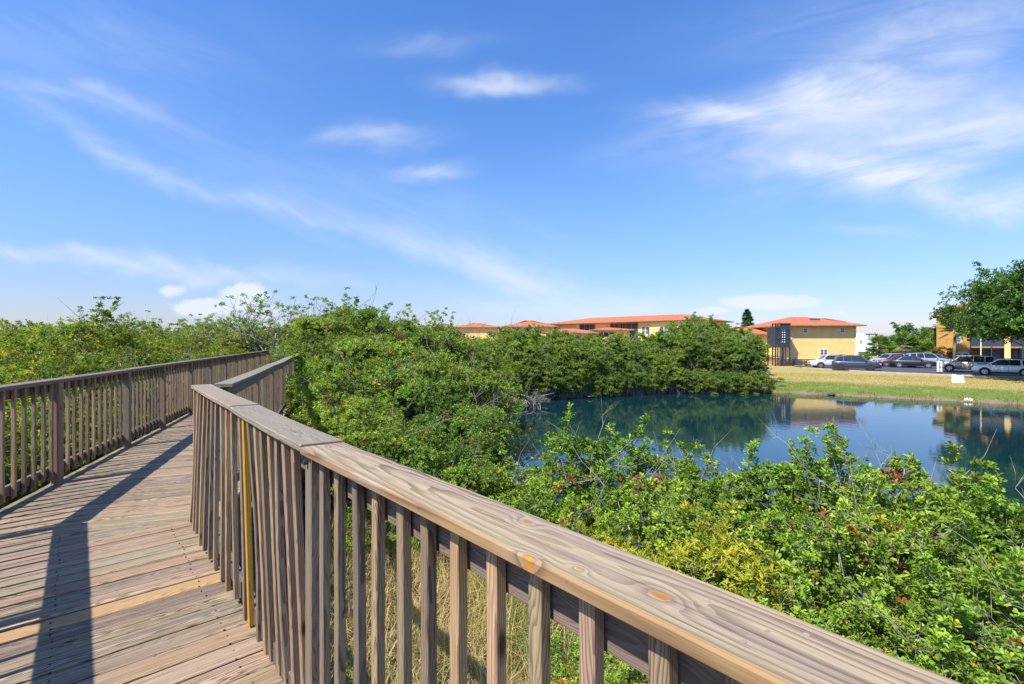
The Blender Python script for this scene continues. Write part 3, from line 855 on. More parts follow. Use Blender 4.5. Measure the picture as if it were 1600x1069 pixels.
def make_shrub(seed, R_, Hc, nclump, nros, nleaf, ll, lw, leafm, barkm, crad=(.22, .38), yel=.05, dead=.01, sprigs=3, stem_r=.02,
               base_h=1.0, lo=-.55, name='shrub', twigs=.35, bare=0, shape='obovate', deadclump=0.0, spriglen=.5, footspread=None, nst=7):
    """local origin = centre of the crown's top half; crown half-size R_ x R_ x Hc; stems go down base_h below z=0"""
    rng = np.random.default_rng(seed)
    th = rng.random(nclump) * 2 * np.pi
    cz = rng.uniform(lo, 1, nclump); rho = np.sqrt(np.clip(1 - np.maximum(cz, 0) ** 2, .05, 1)) * np.where(cz < 0, 1 - .25 * (-cz), 1)
    lump = 1 + .16 * np.sin(3 * th + seed) * np.cos(2.2 * cz + seed) + rng.normal(size=nclump) * .10
    k = (.5 + .5 * rng.random(nclump) ** .6)
    c = np.stack([np.cos(th) * rho * R_ * k * lump, np.sin(th) * rho * R_ * k * lump, cz * Hc * (.6 + .4 * k) * lump], 1)
    rad = rng.uniform(*crad, nclump) * R_
    parts = [crown_leaves(rng, c, rad, nros, nleaf, ll, lw, np.array([0, 0, -Hc * .6]), R_, yel, dead, deadclump=deadclump)]
    mb = MB(); root = Vector((0, 0, -base_h))
    # sprigs: long shoots with whorls along them
    sb, sp = [], []
    for i in range(sprigs):
        j = rng.integers(nclump); a = Vector(c[j]); dirn = Vector((rng.normal() * .45 + c[j][0] / R_ * .5, rng.normal() * .45 + c[j][1] / R_ * .5, 1.0)).normalized()
        Ls = R_ * rng.uniform(.5, 1.0) * spriglen + rad[j] * .75
        pts = [a + dirn * (Ls * t) + Vector((rng.normal(), rng.normal(), 0)) * .02 * R_ for t in (0, .33, .66, 1)]
        mb.tube(pts, [stem_r * .28, stem_r * .22, stem_r * .16, stem_r * .08], 4)
        for t in np.linspace(.35, 1, 6): sp.append(np.array(a + dirn * (Ls * t)) + rng.normal(size=3) * ll * .5)
    if sp:
        sp = np.array(sp)
        parts.append(crown_leaves(rng, sp, np.full(len(sp), ll * 1.1), 3, nleaf, ll, lw, np.array([0, 0, -Hc]), R_, yel, 0))
    cat_ = [np.concatenate([p_[i] for p_ in parts]) for i in range(6)]
    crown = leaves_to_mesh(name + '_crown', *cat_, leafm, shape=shape)
    # stems
    for j in range(nst):
        a0 = rng.random() * 6.28; foot = root + Vector((math.cos(a0), math.sin(a0), 0)) * R_ * (rng.uniform(.05, .3) if footspread is None else footspread)
        for kk in range(max(2, nclump // nst) if footspread is None else 3):
            q_ = Vector(c[rng.integers(nclump)])
            mid = foot.lerp(q_, .5) + Vector((rng.normal(), rng.normal(), 0)) * R_ * .09
            mid2 = foot.lerp(q_, .8) + Vector((rng.normal(), rng.normal(), rng.normal())) * R_ * .06
            mb.tube([foot, mid, mid2, q_], [stem_r, stem_r * .7, stem_r * .4, stem_r * .18], 5)
    # twigs to whorls
    tw = parts[0][6]; nt = int(len(tw) * twigs); ii = rng.choice(len(tw), nt, replace=False)
    for i in ii:
        cc = Vector(c[i // nros]); p_ = Vector(tw[i]); md = cc.lerp(p_, .5) + Vector(rng.normal(size=3)) * .03 * R_
        mb.tube([cc, md, p_], [stem_r * .16, stem_r * .12, stem_r * .06], 3)
    for i in range(bare):
        j = rng.integers(nclump); a = Vector(c[j]); dirn = Vector((rng.normal() * .8, rng.normal() * .8, .7)).normalized()
        Ls = R_ * rng.uniform(.6, 1.2)
        pts = [a + dirn * (Ls * t) + Vector(rng.normal(size=3)) * .05 * R_ for t in (0, .3, .6, 1)]
        mb.tube(pts, [stem_r * .3, stem_r * .25, stem_r * .17, stem_r * .06], 4)
        for _ in range(4):
            b_ = pts[rng.integers(1, 3)]; e_ = b_ + (dirn + Vector(rng.normal(size=3)) * .8).normalized() * Ls * rng.uniform(.2, .4)
            mb.tube([b_, b_.lerp(e_, .5) + Vector(rng.normal(size=3)) * .02 * R_, e_], [stem_r * .16, stem_r * .11, stem_r * .04], 3)
    trunk = mb.mesh(name + '_trunk', barkm, True)
    return crown, trunk

def place(name, variant, loc, scale, rz, label, cat, group=None, tn='trunk'):
    e = empty(name, loc, rz); e.scale = scale if isinstance(scale, tuple) else (scale,) * 3
    tag(e, label, cat, group)
    link_mesh('crown', variant[0], e); link_mesh(tn, variant[1], e)
    return e

NEAR = [make_shrub(100 + i, 1.0, .62, 44, 19, 8, .068, .034, M_leaf_near, M_root, (.17, .32), .018, .012, 10, .018, 2.6, name='near_shrub',
                   deadclump=.06, bare=10, twigs=.5) for i in range(4)]
YEL = make_shrub(140, .75, .5, 34, 26, 9, .062, .018, M_leaf_yel, M_bark, (.2, .32), .15, .0, 8, .014, 2.6, name='yellow_shrub', shape='lance')
MID = [make_shrub(200 + i, 1.7, 1.15, 78, 38, 8, .080, .040, M_leaf_mid, M_bark, (.18, .33), .07, .025, 6, .035, 4.2, name='mid_shrub',
                  deadclump=.03, bare=7) for i in range(4)]
LEFT = [make_shrub(300 + i, 1.8, 1.1, 76, 34, 8, .088, .044, M_leaf_left, M_bark, (.18, .33), .12, .03, 6, .035, 4.0, name='left_shrub',
                   deadclump=.03, bare=5) for i in range(4)]
FAR = [make_shrub(400 + i, 2.6, 2.0, 90, 30, 7, .17, .085, M_leaf_far, M_root, (.17, .30), .08, .01, 14, .06, 4.6, lo=-.95, name='far_tree',
                  bare=4, spriglen=.35) for i in range(4)]

random.seed(5)
def at(px, py, Y_): return ((px - 800) / F * Y_, Y_, EYE - (py - 534.5) / F * Y_)

# near right shrubs: centre px, top py, distance, scale, label
near_list = [
 (850, 712, 8.6, 1.0, 'green leafy shrub at the near edge of the pond, farthest left of the near shrubs'),
 (925, 676, 7.8, 1.0, 'green shrub with small orange leaves standing tallest at the left of the near thicket'),
 (1000, 690, 7.6, .95, 'green shrub at the water edge just right of the tallest left shrub'),
 (1080, 702, 7.2, .95, 'green shrub with bare grey twigs sticking out over the blue water'),
 (1165, 695, 6.9, .95, 'green shrub with twiggy shoots in front of the yellow reflection'),
 (1245, 690, 6.6, .9, 'shrub whose tall thin sprig rises above the blue water'),
 (1325, 738, 6.2, .9, 'low green shrub between the tall sprig and the right-hand peak'),
 (1400, 706, 5.8, .9, 'bright green shrub forming the right-hand peak of the near thicket'),
 (1490, 742, 5.3, .9, 'green shrub just right of the thicket peak'),
 (1585, 778, 4.8, .9, 'bright shrub at the right edge, behind the front bushes'),
 (1690, 780, 4.6, .9, None),
 (905, 790, 6.2, .9, 'darker shrub behind the railing cap left of the yellow bush'),
 (1000, 792, 5.8, .85, 'green shrub directly behind and left of the yellow leaved bush'),
 (1110, 785, 5.6, .85, 'green shrub directly behind the yellow leaved bush'),
 (1225, 790, 5.2, .85, 'green shrub with red brown dead leaves, right of the yellow bush'),
 (1335, 800, 4.8, .8, 'shrub with rusty dead leaf clusters in the middle of the right thicket'),
 (1450, 828, 4.4, .8, 'shrub with brown dead leaves near the right edge'),
 (1570, 850, 4.0, .8, 'broad leaved green shrub at the right edge of the photo, middle row'),
 (1030, 872, 4.9, .72, 'low green shrub close behind the railing, left of the yellow bush'),
 (1205, 930, 4.2, .66, 'low bright green shrub close behind the railing, right of the yellow bush'),
 (1310, 955, 3.8, .66, 'low bright green bush touching the railing cap in the lower right'),
 (1420, 985, 3.4, .62, 'large leaved bush just above the railing cap near the lower right corner'),
 (1530, 945, 3.5, .70, 'bright bush in the lower right, left of the corner bush'),
 (1630, 930, 3.3, .75, 'bright leafy bush in the lower right corner of the photo'),
]
for i, (px, py, Y_, s_, lab) in enumerate(near_list):
    x, y, z = at(px, py, Y_)
    v = NEAR[i % 4]
    place('shrub', v, (x, y, z - .80 * s_ - (.10 if px > 1450 else .03) - (.20 if 960 < px < 1360 and Y_ > 5.9 else 0)), (s_, s_, s_ * random.uniform(.9, 1.1)), random.uniform(0, 6.28),
          lab or 'green shrub just outside the right edge of the photo', 'shrub')
x, y, z = at(1135, 868, 4.5)
place('yellow_shrub', YEL, (x, y, z - .42), 1.0, .4, 'yellow leaved bush behind the railing in the right foreground thicket', 'shrub')
x, y, z = at(950, 850, 5.6)
place('yellow_shrub', YEL, (x, y, z - .42), .8, 2.4, 'smaller yellowish bush left of the big yellow one', 'shrub')

for (px, py, Y_, s_, lab) in ((960, 1035, 3.1, .34, 'small green shrub in the straw grass below the near railing, right one'),
                          (590, 800, 6.6, .5, 'small green shrub at the edge of the straw grass, seen between the left balusters'),
                          (690, 800, 6.4, .42, 'small green shrub at the edge of the straw grass, seen between the middle balusters'),
                          (880, 1010, 3.9, .28, 'tiny green shrub in the straw grass below the near railing')):
    x, y, z = at(px, py, Y_); place('shrub', NEAR[1], (x, y, z - .6 * s_), s_, px, lab, 'shrub')
# middle mass between the far run of the boardwalk and the pond
mid_list = [
 (520, 612, 8.6, .62), (585, 640, 8.0, .6), (650, 660, 7.9, .58), (720, 705, 7.6, .55), (790, 735, 8.0, .55), (850, 765, 7.4, .45),
 (505, 565, 11, .85), (575, 560, 11, .85), (645, 575, 10.5, .8), (715, 610, 10, .75), (775, 655, 10.2, .65),
 (520, 520, 14, .95), (590, 512, 14, 1.0), (660, 530, 13.5, .95), (725, 560, 13.5, .9), (785, 612, 13, .7),
 (500, 488, 18, 1.05), (560, 470, 18, 1.1), (625, 484, 18, 1.05), (690, 505, 18, 1.0), (750, 545, 18, .9), (793, 590, 19, .75),
 (530, 478, 23, 1.1), (600, 480, 23, 1.1), (665, 496, 23, 1.1), (725, 510, 23, 1.05), (775, 530, 24, .95), (805, 575, 26, .8),
 (690, 500, 30, 1.3), (740, 503, 30, 1.3), (785, 512, 30, 1.2), (815, 545, 31, 1.0),
]
midlab = {0: 'dense green shrub beside the shaded outside of the far right railing', 3: 'green shrub above the railing cap at the left of the pond',
          17: 'tallest green mangrove crown, right of the far boardwalk bend', 15: 'twiggy shrub leaning over the left edge of the pond'}
for i, (px, py, Y_, s_) in enumerate(mid_list):
    x, y, z = at(px, py, Y_)
    if px >= 740: x -= 36 / F * Y_
    if px < 540: x += 16 / F * Y_
    z -= (18 if px >= 590 else 6) / F * Y_
    if px >= 740: x -= 22 / F * Y_; s_ *= .92
    place('mangrove_shrub', MID[i % 4], (x, y, z - 1.36 * s_), (s_, s_, s_ * random.uniform(.95, 1.1)), random.uniform(0, 6.28),
          midlab.get(i, 'green mangrove ' + ('at the near foot of' if Y_ < 9 else 'on the middle slope of' if Y_ < 15 else 'high at the back of') + ' the central thicket, ' + ('beside the railing' if px < 600 else 'beside the pond' if px > 715 else 'midway to the pond')), 'shrub',
          None if i in midlab else 'mangrove shrubs between boardwalk and pond')

# left mass
cnt = 0
def left_ok(x, y):
    p = V2(x, y); a = L1; d_ = uF
    r = p - a; side = r.x * d_.y - r.y * d_.x     # >0 = right of the far run
    return side
yy = 3.6; row = 0
while yy < 62:
    sp = 2.0 + yy * .055
    # rail line at this y
    xr = L1.x + (yy - L1.y) * (-.355 / .935)
    x0 = xr - (2.35 if yy < 26 else -4)
    if yy > 26: x0 = xr + 9
    x = x0
    while x > -yy * 1.12 - 6 and x > -70:
        X_ = x + random.uniform(-.4, .4) * sp * .6; Y_ = yy + random.uniform(-.4, .4) * sp * .6
        edge = xr - X_
        top = .62 + .62 * sstep(6, 14, Y_) + .75 * sstep(14, 34, Y_) + .75 * sstep(34, 55, Y_) + random.uniform(-.25, .15) - .18 * sstep(8, 20, Y_)
        if edge < 2.6 and Y_ < 24: top = min(top, 1.0 + random.uniform(-.1, .1))
        if Y_ < 40 and X_ / Y_ > -.46: X_ = X_; 
        s_ = 1.0 + .012 * Y_ + random.uniform(-.05, .12)
        if edge < 3.2 and Y_ < 25: s_ = .74
        if edge < 2.0 and Y_ < 24.5: X_ = xr - 2.0
        if random.random() < .07 and Y_ > 14: top += .75
        place('mangrove_shrub', LEFT[cnt % 4], (float(X_), float(Y_), float(top - 1.2 * s_)), float(s_), random.uniform(0, 6.28),
              'yellow green mangrove ' + ('just behind the left railing' if Y_ < 9 else 'midway back beyond the left railing' if Y_ < 20 else 'on the far left skyline') + (', near the left photo edge' if X_ / Y_ < -.80 else ', near the far boardwalk bend' if X_ / Y_ > -.58 else ', halfway along'), 'shrub', 'mangrove shrubs left of the boardwalk')
        cnt += 1
        x -= sp * random.uniform(.9, 1.1)
    yy += sp * .88; row += 1
print('left shrubs', cnt)

# far mangroves along the pond
tops = [(800, 512), (860, 519), (900, 520), (960, 524), (1000, 522), (1040, 518), (1080, 501), (1102, 503), (1135, 512), (1167, 519), (1185, 535)]
def topy(px):
    return topy0(px) + (7 if px < 1035 else 3)
def topy0(px):
    for (a, ya), (b, yb) in zip(tops[:-1], tops[1:]):
        if a <= px <= b: return ya + (yb - ya) * (px - a) / (b - a)
    return 512 if px < 800 else 545
fl = []
for px in range(812, 1190, 22):                 # waterside row
    Yw = 37.5 + 6 * min(1, (px - 812) / 250.0)
    fl.append((px, topy(px) + 26 + random.uniform(-9, 9), Yw + random.uniform(-.3, .5), .62))
for px in range(800, 1184, 24):
    Yw = 41 + 5 * min(1, (px - 812) / 250.0)
    fl.append((px, topy(px) + 8 + random.uniform(-4, 4), Yw + random.uniform(-.5, .8), .86))
for px in range(790, 1172, 30):
    Yw = 46 + 5 * min(1, (px - 812) / 250.0)
    fl.append((px, topy(px) + random.uniform(-3, 3), Yw + random.uniform(-.5, .8), 1.0))
for px in range(806, 1196, 17):
    Yw = 36.5 + 5.6 * min(1, (px - 806) / 240.0)
    fl.append((px, 578 + random.uniform(-8, 8), Yw, .44))
for i, (px, py, Y_, s_) in enumerate(fl):
    x, y, z = at(px, py, Y_)
    z0 = z - 2.2 * s_ * .95
    place('mangrove_tree', FAR[i % 4], (x, y, z0), (s_, s_, s_), random.uniform(0, 6.28),
          ('low leafy mangrove skirting the water' if s_ < .5 else 'waterside mangrove' if s_ < .7 else 'middle row mangrove' if s_ < .9 else 'tall back row mangrove below the red roofs') + ' on the far shore, ' + ('left part' if px < 920 else 'right end' if px > 1060 else 'centre part'), 'tree', 'mangroves along the far shore')
# tangled roots at the waterline
rng = np.random.default_rng(77); mb = MB()
shore = [(1.5, 33), (2.2, 37), (6, 40.3), (11, 41.8), (17, 42.8), (22.0, 42.6)]
for (a, b) in zip(shore[:-1], shore[1:]):
    L = math.hypot(b[0] - a[0], b[1] - a[1])
    for i in range(int(L * 5)):
        t = rng.random(); x = a[0] + (b[0] - a[0]) * t + rng.normal() * .3; y = a[1] + (b[1] - a[1]) * t + rng.normal() * .35
        d_ = Vector((rng.normal(), rng.normal() * .5 - .3, 0)).normalized() * rng.uniform(.4, 1.4); h_ = rng.uniform(.2, .9)
        mb.tube([(x, y, -3.15), (x + d_.x * .3, y + d_.y * .3, -3 + h_ * .7), (x + d_.x, y + d_.y, -3 + h_)], [.035, .03, .015], 4)
tag(mb.build('mangrove_roots', M_root, None, True), 'pale tangled mangrove roots and twigs along the far waterline', 'roots', kind='stuff')

# open, half bare tree by the far bend
def bare_tree(seed, H, spread, leaf=.5, r0=.09):
    rng = np.random.default_rng(seed); mb = MB(); tips = []
    def grow(p, d, L, r, depth):
        pts = [p]; dd = d.copy()
        for i in range(3):
            dd = (dd + Vector(rng.normal(size=3)) * .22 + Vector((0, 0, .05))).normalized(); pts.append(pts[-1] + dd * L / 3)
        mb.tube(pts, [r, r * .85, r * .7, r * .55], 5 if r > .02 else 3)
        if depth == 0: tips.append(np.array(pts[-1])); return
        for k in range(3 if depth > 1 else 4):
            nd = (dd + Vector(rng.normal(size=3)) * spread).normalized(); 
            if nd.z < -.1: nd.z *= -.5
            grow(pts[rng.integers(2, 4)], nd, L * rng.uniform(.58, .8), r * .55, depth - 1)
    for k in range(3):
        grow(Vector((rng.normal() * .2, rng.normal() * .2, 0)), Vector((rng.normal() * .3, rng.normal() * .3, 1)).normalized(), H * .42, r0, 4)
    tips = np.array(tips); keep = tips[rng.random(len(tips)) < leaf]
    P = crown_leaves(rng, keep, np.full(len(keep), .16), 4, 7, .10, .045, np.array([0, 0, H * .3]), 2, .04, 0)
    return leaves_to_mesh('open_crown', *P[:6], M_leaf_mid), mb.mesh('open_branches', M_root, True)
BT = bare_tree(9, 4.9, .55, .42)
BT2 = bare_tree(13, 4.4, .6, .5)
place('bare_tree', BT, (*at(455, 600, 25)[:2], -1.9), 1.22, 1.0, 'half bare grey tree with open branches above the far boardwalk bend', 'tree')
place('bare_tree', BT2, (*at(420, 600, 27)[:2], -1.9), 1.05, 2.0, 'smaller half bare tree left of the open one at the far bend', 'tree')
for i, (px, Y_, s_, lab) in enumerate([(170, 30, 1.15, 'leggy sapling poking above the left thicket, nearest the left edge'),
                             (345, 30, 1.02, 'leggy sapling poking above the left thicket, under the white cloud'),
                             (238, 31, 1.06, 'leggy sapling above the left thicket, between the other two')]):
    place('bare_tree', (BT2, BT)[i % 2], (*at(px, 600, Y_)[:2], -1.9), s_, i * 1.7, lab, 'tree')

# driftwood-like bare shrubs at the left end of the pond
BT3 = bare_tree(31, 2.6, .75, .12, .05)
for i, (px, Y_, z_, lab) in enumerate([(800, 14.5, -2.7, 'bare grey twiggy shrub at the left end of the pond'), (845, 31, -3.0, 'bare grey branches over the water by the far left shore')]):
    x, y, _ = at(px, 600, Y_)
    place('bare_shrub', BT3, (x, y, z_), .6, i * 2.0, lab, 'shrub')

# grasses ---------------------------------------------------------------
def blades(name, X_, Y_, Z_, hmin, hmax, wd, mat, seed, yel=.5, dead=.2, per=1, lean=.45):
    rng = np.random.default_rng(seed); n_ = len(X_)
    h = rng.uniform(hmin, hmax, n_); a = rng.random(n_) * 6.283
    ln = rng.random(n_) * lean
    d = np.stack([np.cos(a) * ln, np.sin(a) * ln, np.ones(n_)], 1); d = unit(d)
    s = np.stack([-np.sin(a), np.cos(a), 0 * a], 1) * wd
    p = np.stack([X_, Y_, Z_], 1); hh = h[:, None]
    bend = np.stack([np.cos(a), np.sin(a), 0 * a - .4], 1) * (h * ln * .8)[:, None]
    v = np.stack([p - s, p + s, p + d * hh * .55 + s * .8, p + d * hh * .55 - s * .8, p + d * hh + bend], 1).reshape(-1, 3)
    o_ = np.arange(n_)[:, None] * 5
    f = np.concatenate([o_ + np.array([[0, 1, 2, 3]]), o_ + np.array([[3, 2, 4]])], 1).reshape(-1)
    sizes = np.tile([4, 3], n_)
    pt = np.sin(X_ * 2.1 + 1) * np.sin(Y_ * 1.7 + X_ * .6) + .5 * np.sin(X_ * 5.3) * np.cos(Y_ * 4.1)
    fl_ = rng.random(n_) + (pt * .38 if hmax > .3 else 0); flag = np.where(fl_ < yel, .3, np.where(fl_ < yel + dead, 1.0, 0))
    lc = np.stack([rng.random(n_), rng.random(n_), flag], 1)
    return np_mesh(name, v, f, sizes, mat, {'lc': np.repeat(lc, 5, 0)})

rng = np.random.default_rng(3)
N = 5200
tx = rng.uniform(-2.8, 5.0, N); ty = rng.uniform(.3, 10.0, N)
side = (tx - Bc.x) * nN.x + (ty - Bc.y) * nN.y
side2 = (tx - C2.x) * nCD.x + (ty - C2.y) * nCD.y
ok = (side > .25) & (side2 > .2) & (pond_dist(tx, ty) > .3)
tx, ty = tx[ok], ty[ok]
per = 14
bx = np.repeat(tx, per) + rng.normal(size=len(tx) * per) * .05; by = np.repeat(ty, per) + rng.normal(size=len(tx) * per) * .05
me = blades('grass', bx, by, height(bx, by), .18, .60, .0035, M_grass, 4, .45, .28, lean=.8)
tag(link_mesh('grass', me), 'dry straw and green wild grass below the near railing', 'grass', kind='stuff')
N = 90000
tx = rng.uniform(19, 62, N); ty = rng.uniform(30, 60, N); dd_ = pond_dist(tx, ty)
ok = (dd_ > .8) & (dd_ < 12) & (rng.random(N) < .9); tx, ty = tx[ok], ty[ok]; dd_ = dd_[ok]
g_ = dd_ + 1.6 * (np.sin(tx * .35) * np.sin(ty * .5 + 1)) + rng.normal(size=len(dd_)) * 1.9 < 3.9
for nm, msk, yel, dead, lab in (('grass', g_, .12, .04, 'green grass along the foot of the far bank'), ('grass', ~g_, .55, .28, 'sun dried tan grass on top of the far bank')):
    me = blades('lawn', tx[msk], ty[msk], height(tx[msk], ty[msk]), (.03), .10, .014, M_lawn, 8, yel, dead)
    tag(link_mesh(nm, me), lab, 'grass', kind='stuff')
tx = rng.uniform(19, 50, 60000); ty = rng.uniform(28, 46, 60000); dd_ = pond_dist(tx, ty)
ok = (dd_ > -.15) & (dd_ < .9) & (np.sin(tx * 3.1) * np.sin(tx * 1.3 + ty) + rng.random(60000) > .25); tx, ty = tx[ok], ty[ok]
me = blades('edge_grass', tx, ty, np.maximum(height(tx, ty), -3.05), .06, .24, .016, M_lawn, 12, .35, .45)
tag(link_mesh('grass', me), 'ragged brown and green grass fringe along the far waterline', 'grass', kind='stuff')
# ------------------------------------------------------------------ parking lot, kerb
LOT = -1.80
m, n, bs, out = mat_new('asphalt')
pos = n.new('ShaderNodeNewGeometry').outputs['Position']
a1 = n.noise(pos, .5, 5, .65); a2 = n.noise(pos, 30, 3, .6)
c = n.mix(a1, (.045, .047, .055), (.075, .076, .085)); c = n.mix(n.mul(n.rng(a2, .4, .7), .3), c, (.10, .10, .11))
n.l.new(c, bs.inputs['Base Color']); bs.inputs['Roughness'].default_value = .85
M_asph = m
M_conc = flat('pale_concrete', (.40, .38, .34), .8, 0, 3, .18, .01)
edge = [(37.0, 61.5), (37.8, 59.0), (38.9, 54.6), (40.5, 51.0), (43.2, 48.1), (46.0, 45.8), (49.6, 44.0), (60, 39), (120, 28)]
mb = MB(); mb.prism(edge + [(120, 66), (38.2, 66)], LOT - .35, LOT)
mb.prism([(50.6, 66), (120, 66), (120, 93), (50.6, 93)], LOT - .35, LOT)
tag(mb.build('parking_lot', M_asph), kind='structure', label='dark asphalt parking lot beyond the bank', cat='parking lot')
mb = MB()
for (a, b) in zip(edge[:-1], edge[1:]):
    mb.board((a[0], a[1], LOT - .06), (b[0], b[1], LOT - .06), (b[1] - a[1], a[0] - b[0], 0), .22, .22, .02)
tag(mb.build('kerb', M_conc), kind='structure', label='pale concrete kerb along the parking lot edge', cat='kerb')
mb = MB()
for i in range(9):
    x0 = 55 + i * 2.9; mb.prism([(x0, 60), (x0 + .1, 60), (x0 + 2.6, 65), (x0 + 2.5, 65)], LOT + .001, LOT + .005)
tag(mb.build('parking_markings', flat('road_paint', (.7, .7, .68), .7, 0, 8, .15)), kind='structure', label='worn white parking bay lines', cat='markings')

# ------------------------------------------------------------------ buildings
def siding(name, base_c, pitch=.2, amt=.16):
    m, n, bs, out = mat_new(name)
    pos = n.new('ShaderNodeTexCoord').outputs['Object']; z = n.sep(pos)[2]
    fr = n.m('FRACT', n.mul(z, 1 / pitch)); line = n.rng(fr, .88, 1.0)
    nz = n.noise(pos, 1.1, 5, .6)
    c = n.mix(n.rng(nz, .3, .7), tuple(x * .92 for x in base_c), tuple(min(1, x * 1.06) for x in base_c))
    c = n.mix(n.mul(line, amt), c, tuple(x * .5 for x in base_c))
    n.l.new(c, bs.inputs['Base Color']); bs.inputs['Roughness'].default_value = .85
    bs.inputs['Specular IOR Level'].default_value = .2
    n.l.new(n.bump(n.mul(line, -1.0), .6, .02), bs.inputs['Normal'])
    return m
M_wall = siding('yellow_siding', (.86, .62, .25)); M_wall2 = flat('golden_stucco', (.50, .28, .08), .9, 0, 2, .2, .005, .2)
M_base = flat('orange_stone_base', (.52, .27, .12), .9, 0, 5, .35, .02, .2)
M_trim = flat('cream_trim', (.74, .66, .48), .7, 0, 4, .1)
M_white = flat('white_paint', (.80, .80, .78), .6, 0, 3, .06)
M_glass = flat('window_glass', (.10, .14, .16), .08, 0, 2, .4, 0, .8)
M_dark = flat('dark_screen_mesh', (.035, .04, .055), .6, 0, 3, .3)
M_darkmetal = flat('slate_blue_metal', (.05, .06, .085), .45, .2, 6, .2)
M_soffit = flat('brown_soffit', (.30, .21, .12), .8, 0, 3, .2)
m, n, bs, out = mat_new('terracotta_tiles')
pos = n.new('ShaderNodeTexCoord').outputs['Object']; px_, py_, pz_ = n.sep(pos)[:3]
nz = n.noise(pos, 2.0, 5, .6); nz2 = n.noise(n.vm('MULTIPLY', pos, (3.4, 3.4, 9)), 1.0, 2, .5)
rows = n.m('FRACT', n.mul(pz_, 8.0)); rl = n.rng(rows, .75, 1.0)
c = n.mix(nz, (.46, .14, .06), (.60, .215, .10)); c = n.mix(n.rng(nz2, .35, .7), c, (.38, .11, .06))
c = n.mix(n.mul(rl, .35), c, (.20, .05, .03))
n.l.new(c, bs.inputs['Base Color']); bs.inputs['Roughness'].default_value = .85; bs.inputs['Specular IOR Level'].default_value = .2
n.l.new(n.bump(rl, .7, .05), bs.inputs['Normal'])
M_roof = m

def hip_roof(x0, x1, y0, y1, z, h, over=.6, name='roof', parent=None, fascia=.16, axis='x', inset=None):
    x0 -= over; x1 += over; y0 -= over; y1 += over
    W = (y1 - y0) if axis == 'x' else (x1 - x0); ins = inset if inset is not None else W / 2
    if axis == 'x': ra, rb = ((x0 + ins, (y0 + y1) / 2), (x1 - ins, (y0 + y1) / 2))
    else: ra, rb = (((x0 + x1) / 2, y0 + ins), ((x0 + x1) / 2, y1 - ins))
    mb = MB()
    e = [(x0, y0), (x1, y0), (x1, y1), (x0, y1)]
    v = [(*p, z) for p in e] + [(*p, z + fascia) for p in e] + [(*ra, z + fascia + h), (*rb, z + fascia + h)]
    if axis == 'x': top = [(4, 5, 9, 8), (5, 6, 9), (6, 7, 8, 9), (7, 4, 8)]
    else: top = [(4, 5, 8), (5, 6, 9, 8), (6, 7, 9), (7, 4, 8, 9)]
    mb.solid(v, [(0, 3, 2, 1), (0, 1, 5, 4), (1, 2, 6, 5), (2, 3, 7, 6), (3, 0, 4, 7)] + top)
    o = mb.build(name, M_roof, parent)
    # gutter board round the eave
    gb = MB(); t_ = .04
    for (a, b) in zip(e, e[1:] + e[:1]):
        gb.board((a[0], a[1], z + fascia * .45), (b[0], b[1], z + fascia * .45), (0, 0, 1), fascia * .95, .07, .01)
    gb.build('gutter', M_soffit, o)
    return o

def window(parent, x, y, z, w_, h_, ny=-1, nx=0, mull=1, frame=M_white, glass=M_glass):
    """window on a wall facing local -y (ny=-1)"""
    mb = MB(); t_ = .09; yo = y - .05
    mb.box(x - w_ / 2, x - w_ / 2 + t_, yo, y + .02, z, z + h_); mb.box(x + w_ / 2 - t_, x + w_ / 2, yo, y + .02, z, z + h_)
    mb.box(x - w_ / 2 + t_, x + w_ / 2 - t_, yo, y + .02, z, z + t_); mb.box(x - w_ / 2 + t_, x + w_ / 2 - t_, yo, y + .02, z + h_ - t_, z + h_)
    for i in range(mull):
        xx = x - w_ / 2 + w_ * (i + 1) / (mull + 1); mb.box(xx - .05, xx + .05, yo + .002, y + .02, z + t_, z + h_ - t_)
    mb.box(x - w_ / 2 + t_, x + w_ / 2 - t_, yo + .01, y + .02, z + h_ * .5 - .02, z + h_ * .5 + .02)
    f = mb.build('window', frame, parent)
    mb = MB(); mb.box(x - w_ / 2 + t_ + .001, x + w_ / 2 - t_ - .001, y - .022, y - .004, z + t_ + .001, z + h_ - t_ - .001)
    mb.build('pane', glass, f)
    return f

def wpx(px, Y_): return (px - 800) / F * Y_
def zpx(py, Y_): return EYE - (py - 534.5) / F * Y_

# main yellow house --------------------------------
Yh = 68.0; hx0, hx1 = wpx(1235.4, Yh), wpx(1337.9, Yh); zb = -1.95; ze = zpx(509.5, Yh - .6)
h = empty('apartment_house', (hx0, Yh, zb), label='two storey yellow sided house with red hip roof behind the parked cars', cat='house')
W_ = hx1 - hx0; H_ = ze - zb; zbb = zpx(561, Yh) - zb
mb = MB(); mb.box(0, W_, 0, 12, zbb + .12, H_); mb.build('wall', M_wall, h)
mb = MB(); mb.box(-.04, W_ + .04, -.04, 12.04, -.3, zbb); mb.build('stone_base', M_base, h)
mb = MB(); mb.box(-.09, W_ + .09, -.09, 12.09, zbb, zbb + .12); mb.build('belt_course', M_trim, h)
rf = hip_roof(0, W_, 0, 12, H_, zpx(493.3, Yh + 6) - ze - .16 - .2, .85, 'roof', h, inset=4.2)
mb = MB(); mb.box(4.1, 5.5, 2.1, 2.3, H_ + .98, H_ + 1.16); mb.build('ridge_vent', M_dark, rf)
hip_roof(W_ - 3.5, W_ + .2, 3.5, 11, H_ + .62, .7, .5, 'upper_roof', h)
